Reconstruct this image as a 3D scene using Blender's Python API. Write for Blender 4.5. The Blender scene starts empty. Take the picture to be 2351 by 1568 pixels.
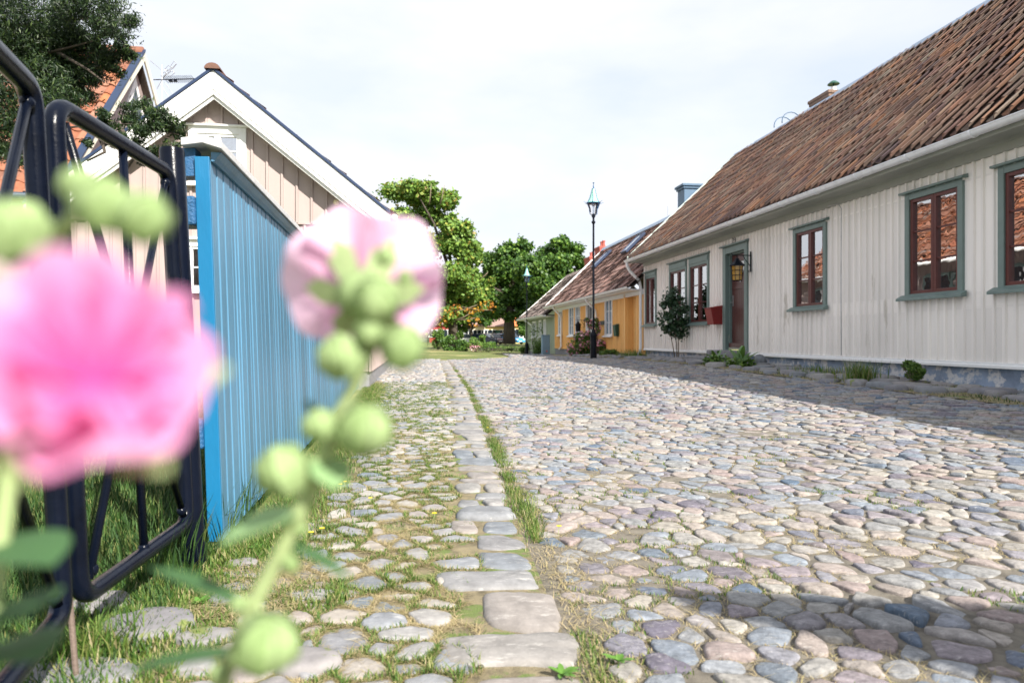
import bpy, math, random
import numpy as np
from mathutils import Vector, Matrix, noise as mnoise
random.seed(7); rng = np.random.default_rng(7)
R = math.radians
scene = bpy.context.scene
COL = scene.collection
SK = .137            # the street runs SK metres to the left for each metre away
H = 0.9              # eye height

# ------------------------------------------------------------------ helpers
def P(px, py, Y):    # a spot seen at (px, py) of the photo, Y metres away
    return Vector(((px-1175)/1567*Y, Y, H-(py-777)/1567*Y))
def sm(a, b, x):
    x = min(1, max(0, (x-a)/(b-a))); return x*x*(3-2*x)
def gz(X, Y):        # height of the ground
    t = X+SK*Y
    A = np.interp(Y, [0, 8, 15, 21, 30, 42], [.22, .28, .38, .32, .16, 0.0])
    z = A*sm(1.2, 6.6, t) - .10*sm(30, 44, Y)*sm(2, 5, t) + .22*sm(62, 95, Y)
    if t > 6.6: z *= 1
    return float(z)

class MB:
    def __init__(s): s.v = []; s.f = []
    def add(s, vs, fs):
        n = len(s.v); s.v += [tuple(p) for p in vs]; s.f += [tuple(i+n for i in f) for f in fs]; return s
    def box(s, x0, x1, y0, y1, z0, z1, M=None):
        vs = [(x, y, z) for x in (x0, x1) for y in (y0, y1) for z in (z0, z1)]
        if M is not None: vs = [M@Vector(p) for p in vs]
        return s.add(vs, [(0,1,3,2),(4,6,7,5),(0,4,5,1),(2,3,7,6),(0,2,6,4),(1,5,7,3)])
    def prism(s, pts, axis, a, b):    # pts 2D outline extruded along axis
        def mk(p, c):
            return {'x': (c, p[0], p[1]), 'y': (p[0], c, p[1]), 'z': (p[0], p[1], c)}[axis]
        n = len(pts)
        vs = [mk(p, a) for p in pts]+[mk(p, b) for p in pts]
        fs = [tuple(range(n))[::-1], tuple(range(n, 2*n))]+[(i, (i+1) % n, n+(i+1) % n, n+i) for i in range(n)]
        return s.add(vs, fs)
    def tube(s, pts, r, n=10, caps=True):
        pts = [Vector(p) for p in pts]; k = len(pts)
        rr = r if hasattr(r, '__len__') else [r]*k
        vs = []; up = None
        for i, p in enumerate(pts):
            d = (pts[min(i+1, k-1)]-pts[max(i-1, 0)]).normalized()
            if up is None: up = Vector((0, 0, 1)) if abs(d.z) < .9 else Vector((1, 0, 0))
            a = d.cross(up).normalized(); b = a.cross(d).normalized(); up = b
            for j in range(n):
                t = 2*math.pi*j/n; vs.append(p+(a*math.cos(t)+b*math.sin(t))*rr[i])
        fs = [(i*n+j, i*n+(j+1) % n, (i+1)*n+(j+1) % n, (i+1)*n+j) for i in range(k-1) for j in range(n)]
        if caps: fs += [tuple(range(n))[::-1], tuple(range((k-1)*n, k*n))]
        return s.add(vs, fs)
    def lathe(s, prof, n=16, o=(0, 0, 0)):
        vs = [(o[0]+r*math.cos(2*math.pi*j/n), o[1]+r*math.sin(2*math.pi*j/n), o[2]+z) for r, z in prof for j in range(n)]
        fs = [(i*n+j, i*n+(j+1) % n, (i+1)*n+(j+1) % n, (i+1)*n+j) for i in range(len(prof)-1) for j in range(n)]
        fs += [tuple(range(n))[::-1], tuple(range((len(prof)-1)*n, len(prof)*n))]
        return s.add(vs, fs)
    def ball(s, c, r, n=10, m=7, sc=(1, 1, 1), jit=0):
        vs = [(c[0], c[1], c[2]-r*sc[2])]
        for i in range(1, m):
            a = math.pi*i/m-math.pi/2
            for j in range(n):
                b = 2*math.pi*j/n; q = r*(1+random.uniform(-jit, jit))
                vs.append((c[0]+q*math.cos(a)*math.cos(b)*sc[0], c[1]+q*math.cos(a)*math.sin(b)*sc[1], c[2]+q*math.sin(a)*sc[2]))
        vs.append((c[0], c[1], c[2]+r*sc[2]))
        fs = [(0, 1+(j+1) % n, 1+j) for j in range(n)]
        fs += [(1+i*n+j, 1+i*n+(j+1) % n, 1+(i+1)*n+(j+1) % n, 1+(i+1)*n+j) for i in range(m-2) for j in range(n)]
        L = len(vs)-1; b0 = 1+(m-2)*n
        fs += [(L, b0+j, b0+(j+1) % n) for j in range(n)]
        return s.add(vs, fs)
    def build(s, name, m, parent=None, smooth=False, bevel=0, loc=None):
        me = bpy.data.meshes.new(name); me.from_pydata(s.v, [], s.f); me.update()
        if smooth == 'auto':
            me.polygons.foreach_set('use_smooth', [True]*len(me.polygons)); me.set_sharp_from_angle(angle=R(40))
        elif smooth: me.polygons.foreach_set('use_smooth', [True]*len(me.polygons))
        return link(name, me, m, parent, bevel, loc)
def link(name, me, m, parent=None, bevel=0, loc=None):
    if m: me.materials.append(m)
    o = bpy.data.objects.new(name, me); COL.objects.link(o); o.parent = parent
    if loc is not None: o.location = loc
    if bevel:
        b = o.modifiers.new('Bevel', 'BEVEL'); b.width = bevel; b.segments = 2; b.limit_method = 'ANGLE'
    return o
def npmesh(name, V, F, m, parent=None, smooth=False, uv=None):   # V (n,3), F list of arrays (k,3|4)
    me = bpy.data.meshes.new(name)
    F = [f for f in F if len(f)]
    me.vertices.add(len(V)); me.vertices.foreach_set('co', np.asarray(V, np.float32).ravel())
    tot = np.concatenate([np.full(len(f), f.shape[1]) for f in F]); idx = np.concatenate([f.ravel() for f in F])
    me.loops.add(len(idx)); me.loops.foreach_set('vertex_index', idx.astype(np.int32))
    me.polygons.add(len(tot)); st = np.concatenate([[0], np.cumsum(tot)[:-1]])
    me.polygons.foreach_set('loop_start', st.astype(np.int32))
    me.polygons.foreach_set('loop_total', tot.astype(np.int32))
    me.update(calc_edges=True); me.validate()
    if smooth: me.polygons.foreach_set('use_smooth', np.ones(len(me.polygons), bool))
    return link(name, me, m, parent)
def tag(o, label=None, cat=None, group=None, kind=None):
    for k, v in (('label', label), ('category', cat), ('group', group), ('kind', kind)):
        if v: o[k] = v
    return o
def empty(name, loc, label, cat, rz=0, group=None):
    o = bpy.data.objects.new(name, None); COL.objects.link(o); o.location = loc; o.rotation_euler = (0, 0, rz)
    o.empty_display_size = .2
    return tag(o, label, cat, group)
def copy_tree(o, parent=None):
    c = o.copy(); COL.objects.link(c); c.parent = parent
    for ch in [x for x in bpy.data.objects if x.parent == o]: copy_tree(ch, c)
    return c

# ------------------------------------------------------------------ materials
def nodes(name):
    m = bpy.data.materials.new(name); m.use_nodes = True; nt = m.node_tree
    return m, nt, nt.nodes, nt.links, nt.nodes['Principled BSDF']
def ramp(N, stops, interp='LINEAR'):
    r = N.new('ShaderNodeValToRGB'); r.color_ramp.interpolation = interp
    while len(r.color_ramp.elements) < len(stops): r.color_ramp.elements.new(.5)
    for e, (p, c) in zip(r.color_ramp.elements, stops): e.position = p; e.color = (*c, 1)
    return r
def coords(N, L, scale=(1, 1, 1)):
    tc = N.new('ShaderNodeTexCoord'); mp = N.new('ShaderNodeMapping'); mp.inputs['Scale'].default_value = scale
    L.new(tc.outputs['Object'], mp.inputs['Vector']); return mp.outputs['Vector']
def mixc(N, L, fac, a, b, mode='MIX'):
    x = N.new('ShaderNodeMix'); x.data_type = 'RGBA'; x.blend_type = mode
    for s, v in ((x.inputs[0], fac), (x.inputs[6], a), (x.inputs[7], b)):
        if hasattr(v, 'links') or hasattr(v, 'is_linked'): L.new(v, s)
        else: s.default_value = v if not isinstance(v, tuple) else (*v, 1)
    return x.outputs[2]
def noise(N, L, vec, scale, detail=4, rough=.6):
    n = N.new('ShaderNodeTexNoise'); n.inputs['Scale'].default_value = scale
    n.inputs['Detail'].default_value = detail; n.inputs['Roughness'].default_value = rough
    L.new(vec, n.inputs['Vector']); return n.outputs['Fac']
def mat(name, col, rough=.6, var=.25, scale=6, stretch=(1, 1, 1), bump=0, bscale=60, metal=0, spec=.5, spots=None, island=0, coat=0):
    m, nt, N, L, B = nodes(name)
    v = coords(N, L, stretch)
    n1 = noise(N, L, v, scale)
    dk = tuple(c*(1-var) for c in col); lt = tuple(min(1, c*(1+var*.6)) for c in col)
    r = ramp(N, [(.3, dk), (.5, col), (.7, lt)]); L.new(n1, r.inputs[0]); c = r.outputs[0]
    if spots:      # (colour, scale, threshold): stains and wear with a shape of their own
        n2 = noise(N, L, v, spots[1], 6, .7)
        r2 = ramp(N, [(spots[2], (0, 0, 0)), (spots[2]+.06, (1, 1, 1))]); L.new(n2, r2.inputs[0])
        c = mixc(N, L, r2.outputs[0], c, spots[0])
    if island:
        g = N.new('ShaderNodeNewGeometry'); hv = N.new('ShaderNodeHueSaturation')
        mr = N.new('ShaderNodeMapRange'); mr.inputs[3].default_value = 1-island; mr.inputs[4].default_value = 1+island
        L.new(g.outputs['Random Per Island'], mr.inputs[0]); L.new(mr.outputs[0], hv.inputs['Value']); L.new(c, hv.inputs['Color']); c = hv.outputs[0]
    L.new(c, B.inputs['Base Color'])
    B.inputs['Roughness'].default_value = rough; B.inputs['Metallic'].default_value = metal
    B.inputs['Specular IOR Level'].default_value = spec; B.inputs['Coat Weight'].default_value = coat
    if bump:
        bn = noise(N, L, v, bscale, 5); b = N.new('ShaderNodeBump'); b.inputs['Strength'].default_value = bump
        b.inputs['Distance'].default_value = .01; L.new(bn, b.inputs['Height']); L.new(b.outputs[0], B.inputs['Normal'])
    return m
def imat(name, stops, rough=.7, nscale=8, namt=.5, dark=.6, bump=.3, bscale=50, trans=0, spec=.4, patch=None, vein=0):
    # colour picked per separate piece (stone, tile, leaf) from the stops
    m, nt, N, L, B = nodes(name)
    g = N.new('ShaderNodeNewGeometry'); r = ramp(N, stops); L.new(g.outputs['Random Per Island'], r.inputs[0])
    c = r.outputs[0]; v = coords(N, L)
    if namt:
        n1 = noise(N, L, v, nscale, 6, .65); r2 = ramp(N, [(.3, (dark,)*3), (.7, (1.15,)*3)]); L.new(n1, r2.inputs[0])
        c = mixc(N, L, namt, c, r2.outputs[0], 'MULTIPLY')
    if patch:      # (colour, scale, threshold)
        n2 = noise(N, L, v, patch[1], 6, .7); r3 = ramp(N, [(patch[2], (0, 0, 0)), (patch[2]+.05, (1, 1, 1))]); L.new(n2, r3.inputs[0])
        c = mixc(N, L, r3.outputs[0], c, patch[0])
    if vein:
        vv = coords(N, L, (1, 3, 1)); n3 = noise(N, L, vv, vein, 8, .75); r4 = ramp(N, [(.55, (0, 0, 0)), (.72, (.55,)*3)]); L.new(n3, r4.inputs[0])
        c = mixc(N, L, r4.outputs[0], c, (.62, .6, .57))
    L.new(c, B.inputs['Base Color']); B.inputs['Roughness'].default_value = rough; B.inputs['Specular IOR Level'].default_value = spec
    if bump:
        bn = noise(N, L, v, bscale, 6, .7); b = N.new('ShaderNodeBump'); b.inputs['Strength'].default_value = bump
        b.inputs['Distance'].default_value = .006; L.new(bn, b.inputs['Height']); L.new(b.outputs[0], B.inputs['Normal'])
    if trans:
        out = N['Material Output']; t = N.new('ShaderNodeBsdfTranslucent'); L.new(c, t.inputs['Color'])
        mx = N.new('ShaderNodeMixShader'); mx.inputs[0].default_value = trans
        L.new(B.outputs[0], mx.inputs[1]); L.new(t.outputs[0], mx.inputs[2]); L.new(mx.outputs[0], out.inputs['Surface'])
    return m
def glassmat(name, tint=(.9, .95, 1), refl=.35, rough=.01):
    m, nt, N, L, B = nodes(name); N.remove(B)
    t = N.new('ShaderNodeBsdfTransparent'); t.inputs[0].default_value = (*tint, 1)
    g = N.new('ShaderNodeBsdfGlossy'); g.inputs['Roughness'].default_value = rough; g.inputs['Color'].default_value = (1, 1, 1, 1)
    v = coords(N, L); bn = noise(N, L, v, 3.5, 2); b = N.new('ShaderNodeBump'); b.inputs['Strength'].default_value = .05; b.inputs['Distance'].default_value = .02
    L.new(bn, b.inputs['Height']); L.new(b.outputs[0], g.inputs['Normal'])
    f = N.new('ShaderNodeFresnel'); f.inputs[0].default_value = 1.5
    mr = N.new('ShaderNodeMapRange'); mr.inputs[3].default_value = refl; mr.inputs[4].default_value = 1
    L.new(f.outputs[0], mr.inputs[0])
    mx = N.new('ShaderNodeMixShader'); L.new(mr.outputs[0], mx.inputs[0]); L.new(t.outputs[0], mx.inputs[1]); L.new(g.outputs[0], mx.inputs[2])
    L.new(mx.outputs[0], N['Material Output'].inputs['Surface']); return m

STONE = [(0, (0.316, 0.298, 0.275)), (.13, (0.193, 0.228, 0.281)), (.24, (0.351, 0.322, 0.281)), (.36, (0.304, 0.240, 0.234)), (.47, (0.386, 0.357, 0.316)),
         (.57, (0.099, 0.146, 0.211)), (.65, (0.275, 0.234, 0.252)), (.75, (0.246, 0.281, 0.328)), (.85, (0.351, 0.304, 0.269)), (.92, (0.140, 0.129, 0.170)), (1, (0.409, 0.386, 0.351))]
M = dict(
    cobble=imat('cobble_stone', STONE, .7, 30, .9, .42, 1, 80, vein=30, spec=.35),
    pathstone=imat('path_stone', [(0, (0.314, 0.298, 0.282)), (.25, (0.243, 0.259, 0.290)), (.5, (0.345, 0.298, 0.274)), (.7, (0.157, 0.188, 0.227)), (.8, (0.361, 0.321, 0.282)), (1, (0.384, 0.361, 0.329))], .75, 16, .8, .5, .6, 60, vein=18),
    kerb=imat('kerb_stone', [(0, (0.258, 0.252, 0.245)), (.35, (0.286, 0.252, 0.231)), (.6, (0.170, 0.190, 0.218)), (1, (0.306, 0.286, 0.272))], .7, 12, .8, .5, .5, 50, vein=14),
    slab=imat('slab_stone', [(0, (0.188, 0.203, 0.225)), (.4, (0.255, 0.240, 0.240)), (.7, (0.180, 0.180, 0.203)), (1, (0.300, 0.285, 0.270))], .7, 12, .6, .6, .5, 50, patch=((.16, .19, .06), 7, .60)),
    sand=mat('street_sand', (0.194, 0.173, 0.140), .95, .45, 14, bump=1, bscale=220, spots=((.15, .17, .06), 5, .62)),
    pathsoil=mat('path_soil', (0.234, 0.195, 0.117), .95, .5, 14, bump=1, bscale=200, spots=((.14, .19, .05), 6, .52)),
    lawn=mat('lawn_ground', (0.111, 0.136, 0.030), .95, .35, .5, bump=1, bscale=40, spots=((.30, .26, .11), .25, .53)),
    white=mat('white_board_paint', (.87, .825, .78), .55, .10, 2, (1, 1, .15), bump=.15, bscale=40, spots=((.62, .58, .52), 3.5, .60), island=.08),
    plinth=mat('plinth_plaster', (.25, .31, .42), .9, .4, 3.0, bump=.8, bscale=30, spots=((.58, .57, .58), 4.5, .50)),
    green=mat('grey_green_paint', (.155, .215, .20), .45, .1, 5, spots=((.27, .36, .32), 8, .66)),
    sash=mat('red_brown_paint', (.105, .024, .02), .4, .15, 6),
    door=mat('brown_door_paint', (.085, .028, .024), .4, .2, 5, (4, 4, .6)),
    redbox=mat('mailbox_red_metal', (.24, .022, .02), .45, .1, 4),
    trim=mat('white_trim_paint', (.80, .80, .80), .5, .05, 4, spots=((.66, .65, .62), 12, .7)),
    gutter=mat('pale_gutter_metal', (.80, .81, .84), .35, .12, 7, spec=.6),
    ridge=mat('pale_blue_ridge_metal', (.36, .46, .60), .35, .15, 3, spec=.6),
    soffit=mat('soffit_paint', (.34, .35, .31), .6, .1, 3),
    beige=mat('beige_pink_board_paint', (.37, .30, .285), .65, .08, 4, (1, 1, .15), bump=.2, bscale=60, island=.04),
    yellow=mat('yellow_board_paint', (.86, .50, .17), .6, .08, 3, (1, 1, .2), island=.05),
    ygreen=mat('pale_green_board_paint', (.33, .38, .28), .65, .1, 3, (1, 1, .2), island=.05),
    blue=mat('blue_board_paint', (.070, .185, .30), .36, .24, 4, (1, 1, .12), bump=.35, bscale=45, spots=((.16, .36, .56), 22, .66), island=.09, spec=.5),
    blueend=mat('bright_blue_end_paint', (.008, .135, .29), .35, .08, 6, (1, 1, .3), bump=.2, bscale=60),
    bluedark=mat('dark_blue_rough_paint', (.012, .09, .22), .4, .2, 20, bump=1, bscale=90),
    capgrey=mat('weathered_grey_cap_board', (.50, .50, .51), .6, .15, 9, bump=.3, bscale=50),
    black=mat('black_gloss_paint', (.003, .005, .012), .22, .4, 8, spec=.16, bump=.12, bscale=60, coat=0, spots=((.03, .035, .05), 60, .75)),
    iron=mat('black_iron', (.003, .005, .011), .4, .3, 10, bump=.2, spec=.2),
    rust=mat('rusty_rod', (.16, .12, .10), .7, .3, 20, bump=.5),
    steel=mat('grey_steel', (.45, .46, .48), .35, .1, 10, metal=.8),
    tile=imat('old_clay_tile', [(0, (0.093, 0.053, 0.048)), (.18, (0.162, 0.090, 0.069)), (.36, (0.141, 0.103, 0.086)), (.52, (0.228, 0.120, 0.086)), (.66, (0.083, 0.055, 0.061)), (.8, (0.196, 0.147, 0.120)), (.95, (0.250, 0.114, 0.063)), (1, (0.228, 0.196, 0.162))], .9, 1.6, .9, .40, .7, 60, patch=((.22, .21, .16), 14, .64)),
    tilefar=imat('worn_brown_tile', [(0, (0.256, 0.152, 0.135)), (.3, (0.335, 0.192, 0.160)), (.6, (0.289, 0.192, 0.168)), (1, (0.399, 0.231, 0.185))], .9, 5, .6, .6, .4, 60, patch=((.27, .25, .20), 6, .62)),
    tilegrey=imat('grey_worn_tile', [(0, (0.250, 0.199, 0.182)), (.5, (0.316, 0.239, 0.217)), (1, (0.364, 0.298, 0.265))], .9, 5, .6, .6, .4, 60, patch=((.30, .29, .25), 5, .58)),
    orange=imat('orange_clay_tile', [(0, (0.254, 0.087, 0.049)), (.3, (0.323, 0.122, 0.063)), (.55, (0.196, 0.083, 0.054)), (.8, (0.304, 0.147, 0.098)), (1, (0.362, 0.128, 0.054))], .8, 6, .7, .55, .5, 50, patch=((.22, .12, .10), 9, .66)),
    redmetal=mat('red_chimney_render', (.36, .085, .065), .7, .1, 5),
    bluemetal=mat('blue_grey_sheet_metal', (.06, .12, .20), .45, .12, 4),
    darkblue=mat('dark_blue_flashing', (.018, .035, .085), .4, .2, 5),
    brick=mat('brown_brick', (.20, .13, .10), .9, .4, 30, bump=.8, bscale=60, spots=((.34, .31, .2), 20, .6)),
    stone=mat('grey_step_stone', (.22, .22, .235), .9, .25, 10, bump=.6, bscale=60),
    pane=glassmat('window_glass', refl=.52), panefar=mat('blue_grey_window_glass', (.12, .19, .26), .12, .4, 3, spec=.8),
    lampglass=glassmat('lamp_glass', tint=(1, 1, 1), refl=.0),
    amber=mat('amber_lantern_glass', (.36, .19, .02), .15, .25, 15, spec=.8),
    dark=mat('dark_interior', (.035, .045, .055), .9, .2, 4), room=mat('room_wall', (.22, .27, .30), .9, .2, 4),
    curtain=mat('white_curtain', (.75, .76, .76), .9, .1, 9, (8, 8, 1)),
    mint=mat('mint_lamp_hood', (.30, .60, .50), .35, .1, 5, spec=.6),
    bulb=mat('milky_bulb', (.75, .72, .72), .2, .05, 5),
    cabinet=mat('grey_blue_cabinet_metal', (.17, .28, .38), .45, .08, 4),
    boxgreen=mat('dark_green_metal', (.012, .07, .045), .4, .1, 4), paper=mat('cream_enamel', (.75, .74, .68), .4, .03, 4),
    ink=mat('dark_ink', (.02, .02, .02), .6, 0, 4), sticker=mat('red_sticker', (.7, .08, .05), .5, 0, 4),
    bark=mat('tree_bark', (.075, .06, .048), .95, .4, 6, (1, 1, .2), bump=1, bscale=20),
    twig=mat('pale_twig', (.20, .155, .11), .9, .3, 20), stemgreen=mat('hairy_green_stem', (.34, .42, .20), .7, .2, 20),
    grass=imat('grass_blade', [(0, (0.048, 0.120, 0.016)), (.35, (0.088, 0.176, 0.024)), (.6, (0.136, 0.216, 0.040)), (.8, (0.208, 0.240, 0.064)), (.92, (0.336, 0.304, 0.136)), (1, (0.400, 0.344, 0.200))], .6, 5, 0, bump=0, trans=.35),
    shadegrass=imat('shade_darkened_grass', [(0, (.012, .04, .008)), (.5, (.03, .08, .012)), (.85, (.05, .11, .02)), (1, (.16, .17, .05))], .7, 5, 0, bump=0, trans=.15),  # blade colours darkened to stand in for shade behind the gate
    straw=imat('dry_straw', [(0, (0.368, 0.296, 0.160)), (.5, (0.440, 0.360, 0.216)), (1, (0.320, 0.288, 0.120))], .7, 5, 0, bump=0, trans=.25),
    weed=imat('weed_leaf', [(0, (.07, .19, .03)), (1, (.17, .33, .06))], .5, 5, 0, bump=0, trans=.35),
    yew=imat('yew_needles', [(0, (.006, .018, .007)), (.5, (.016, .04, .012)), (.8, (.035, .07, .016)), (1, (.07, .11, .025))], .5, 1, .5, .4, bump=0, trans=.15),
    chestnut=imat('chestnut_leaf', [(0, (0.088, 0.175, 0.037)), (.45, (0.175, 0.312, 0.056)), (.8, (0.263, 0.413, 0.075)), (.94, (0.375, 0.388, 0.075)), (1, (0.350, 0.213, 0.062))], .5, .5, .6, .5, bump=0, trans=.3),
    autumn=imat('autumn_leaf', [(0, (0.306, 0.093, 0.025)), (.5, (0.442, 0.212, 0.025)), (1, (0.552, 0.340, 0.034))], .5, 1, .3, .7, bump=0, trans=.35),
    leafdark=imat('dark_tree_leaf', [(0, (0.028, 0.078, 0.016)), (.5, (0.069, 0.156, 0.025)), (.85, (0.129, 0.239, 0.037)), (1, (0.202, 0.313, 0.046))], .5, .5, .6, .5, bump=0, trans=.25),
    leafmid=imat('mid_green_leaf', [(0, (.05, .12, .02)), (.6, (.11, .21, .035)), (1, (.2, .3, .05))], .5, 1, .5, .5, bump=0, trans=.25),
    shrub=imat('glossy_shrub_leaf', [(0, (.016, .05, .022)), (.7, (.035, .085, .035)), (1, (.07, .13, .05))], .3, 1, .3, .6, bump=0, trans=.15, spec=.6),
    rose=imat('rose_blossom', [(0, (.72, .24, .36)), (.5, (.80, .38, .48)), (1, (.88, .58, .62))], .6, 1, 0, bump=0, trans=.2),
    dandelion=imat('yellow_petals', [(0, (.85, .55, .02)), (1, (.9, .68, .03))], .6, 1, 0, bump=0, trans=.2),
    calyx=imat('flower_bud_green', [(0, (.30, .43, .17)), (1, (.42, .55, .27))], .7, 90, .8, .6, bump=.2, trans=.3),
    hleaf=imat('hollyhock_leaf', [(0, (0.204, 0.357, 0.145)), (1, (0.306, 0.476, 0.230))], .65, 30, .5, .7, bump=.3, trans=.35),
    hleafdark=imat('dark_hollyhock_leaf', [(0, (.035, .095, .035)), (1, (.06, .14, .045))], .65, 30, .5, .7, bump=.3, trans=.2),
    rubber=mat('tyre_rubber', (.02, .02, .02), .8, .1, 4), carglass=mat('car_glass', (.02, .03, .04), .08, 0, 4, spec=.8),
)
def petalmat(name, inner, mid, outer):
    m, nt, N, L, B = nodes(name)
    tc = N.new('ShaderNodeTexCoord'); ln = N.new('ShaderNodeVectorMath'); ln.operation = 'LENGTH'
    L.new(tc.outputs['Object'], ln.inputs[0])
    n = noise(N, L, tc.outputs['Object'], 55, 3); ad = N.new('ShaderNodeMath'); ad.operation = 'MULTIPLY_ADD'
    L.new(n, ad.inputs[0]); ad.inputs[1].default_value = .030; L.new(ln.outputs['Value'], ad.inputs[2])
    mr = N.new('ShaderNodeMapRange'); mr.inputs[1].default_value = .012; mr.inputs[2].default_value = .056; L.new(ad.outputs[0], mr.inputs[0])
    r = ramp(N, [(0, inner), (.4, mid), (1, outer)]); L.new(mr.outputs[0], r.inputs[0])
    L.new(r.outputs[0], B.inputs['Base Color']); B.inputs['Roughness'].default_value = .6
    t = N.new('ShaderNodeBsdfTranslucent'); L.new(r.outputs[0], t.inputs['Color'])
    mx = N.new('ShaderNodeMixShader'); mx.inputs[0].default_value = .45
    L.new(B.outputs[0], mx.inputs[1]); L.new(t.outputs[0], mx.inputs[2]); L.new(mx.outputs[0], N['Material Output'].inputs['Surface'])
    return m
M['petal_pale'] = petalmat('pale_pink_petal', (.66, .16, .42), (.84, .42, .66), (.86, .60, .78))
M['petal_deep'] = petalmat('deep_pink_petal', (.76, .06, .34), (.82, .26, .54), (.84, .52, .76))

# ------------------------------------------------------------------ ground
def sheet(name, xs, ys, m, dz=0, X=None):
    V = []; nx = len(xs); ny = len(ys)
    for y in ys:
        for x in xs:
            xx = X(x, y) if X else x
            V.append((xx, y, gz(xx, y)+dz))
    F = np.array([(j*nx+i, j*nx+i+1, (j+1)*nx+i+1, (j+1)*nx+i) for j in range(ny-1) for i in range(nx-1)])
    o = npmesh(name, np.array(V), [F], m, smooth=True); return tag(o, kind='structure')
xs = sorted(set(list(np.arange(-14, 14.1, .5))+[-600, -300, -150, -80, -50, -35, -25, -18, 18, 25, 35, 50, 80, 150, 300, 600]))
ys = sorted(set(list(np.arange(-6, 46, .75))+[-60, -30, -15, 50, 55, 60, 65, 70, 75, 80, 85, 90, 95, 110, 140, 200, 350, 800]))
tag(sheet('ground', xs, ys, M['lawn'], -.03), kind='structure')
FX = lambda Y: -1.20-.161*(Y-2.95)            # foot of the blue fence
def kerb_t(Y): return float(np.interp(Y, [0, 1.8, 4.4, 5.8, 8.2, 11.5, 17, 24, 30], [.37, .43, .52, .59, .69, .82, .95, 1.1, 1.2]))
WEST = lambda Y: FX(Y) if Y < 13 else FX(13)-min(1, (Y-13)/8)*11*(1 if Y > 20 else sm(13, 21, Y))
ysr = list(np.arange(-5, 29.01, .5))
sheet('street', np.linspace(0, 1, 24), ysr, M['sand'], .0, lambda a, y: (kerb_t(y)-SK*y)*(1-a)+(5.75-SK*y)*a)
sheet('footpath', np.linspace(0, 1, 10), ysr, M['pathsoil'], .004, lambda a, y: (FX(y) if y < 13 else FX(y)-sm(13, 22, y)*9)*(1-a)+(kerb_t(y)-SK*y)*a)
sheet('house_side_path', np.linspace(0, 1, 6), list(np.arange(-3, 46, .5)), M['pathsoil'], .012, lambda a, y: (5.7+1.35*a)-SK*y)
sheet('far_street', np.linspace(0, 1, 8), list(np.arange(29, 46.1, 1)), M['sand'], .006, lambda a, y: (3.9+(y-29)*.10)*(1-a)+5.75*a-SK*y)

# ------------------------------------------------------------------ stones
def clip(poly, nx, ny, d):           # keep n.x <= d
    out = []; k = len(poly)
    for i in range(k):
        ax, ay = poly[i]; bx, by = poly[(i+1) % k]
        da = nx*ax+ny*ay-d; db = nx*bx+ny*by-d
        if da <= 0: out.append((ax, ay))
        if da*db < 0:
            s = da/(da-db); out.append((ax+(bx-ax)*s, ay+(by-ay)*s))
    return out
def cells(t0, t1, y0, y1, sx, sy, jit=.46, wv=.62, rnd=None):
    rnd = rnd or random
    S = {}; ni = int((t1-t0)/sx)+3; nj = int((y1-y0)/sy)+3
    for j in range(-1, nj):
        for i in range(-1, ni):
            x = t0+(i+(.5 if j % 2 else 0)+rnd.uniform(-jit, jit))*sx; y = y0+(j+rnd.uniform(-jit, jit))*sy
            S[i, j] = (x, y, (rnd.uniform(-1, 1)*wv*min(sx, sy))**2*(1 if rnd.random() < .5 else -1))
    out = []
    for (i, j), (x, y, w) in S.items():
        if not (t0 <= x <= t1 and y0 <= y <= y1): continue
        poly = [(x-1.7*sx, y-1.7*sy), (x+1.7*sx, y-1.7*sy), (x+1.7*sx, y+1.7*sy), (x-1.7*sx, y+1.7*sy)]
        for b in (-2, -1, 0, 1, 2):
            for a in (-2, -1, 0, 1, 2):
                if a == 0 and b == 0: continue
                q = S.get((i+a, j+b))
                if q is None: continue
                dx = q[0]-x; dy = q[1]-y
                d = (q[0]**2+q[1]**2-x*x-y*y+w-q[2])/2
                poly = clip(poly, dx, dy, d)
                if len(poly) < 3: break
            if len(poly) < 3: break
        if len(poly) >= 3: out.append(poly)
    return out
def chaikin(p, q=.25):
    o = []; k = len(p)
    for i in range(k):
        a = p[i]; b = p[(i+1) % k]
        o.append((a[0]*(1-q)+b[0]*q, a[1]*(1-q)+b[1]*q)); o.append((a[0]*q+b[0]*(1-q), a[1]*q+b[1]*(1-q)))
    return o
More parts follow.
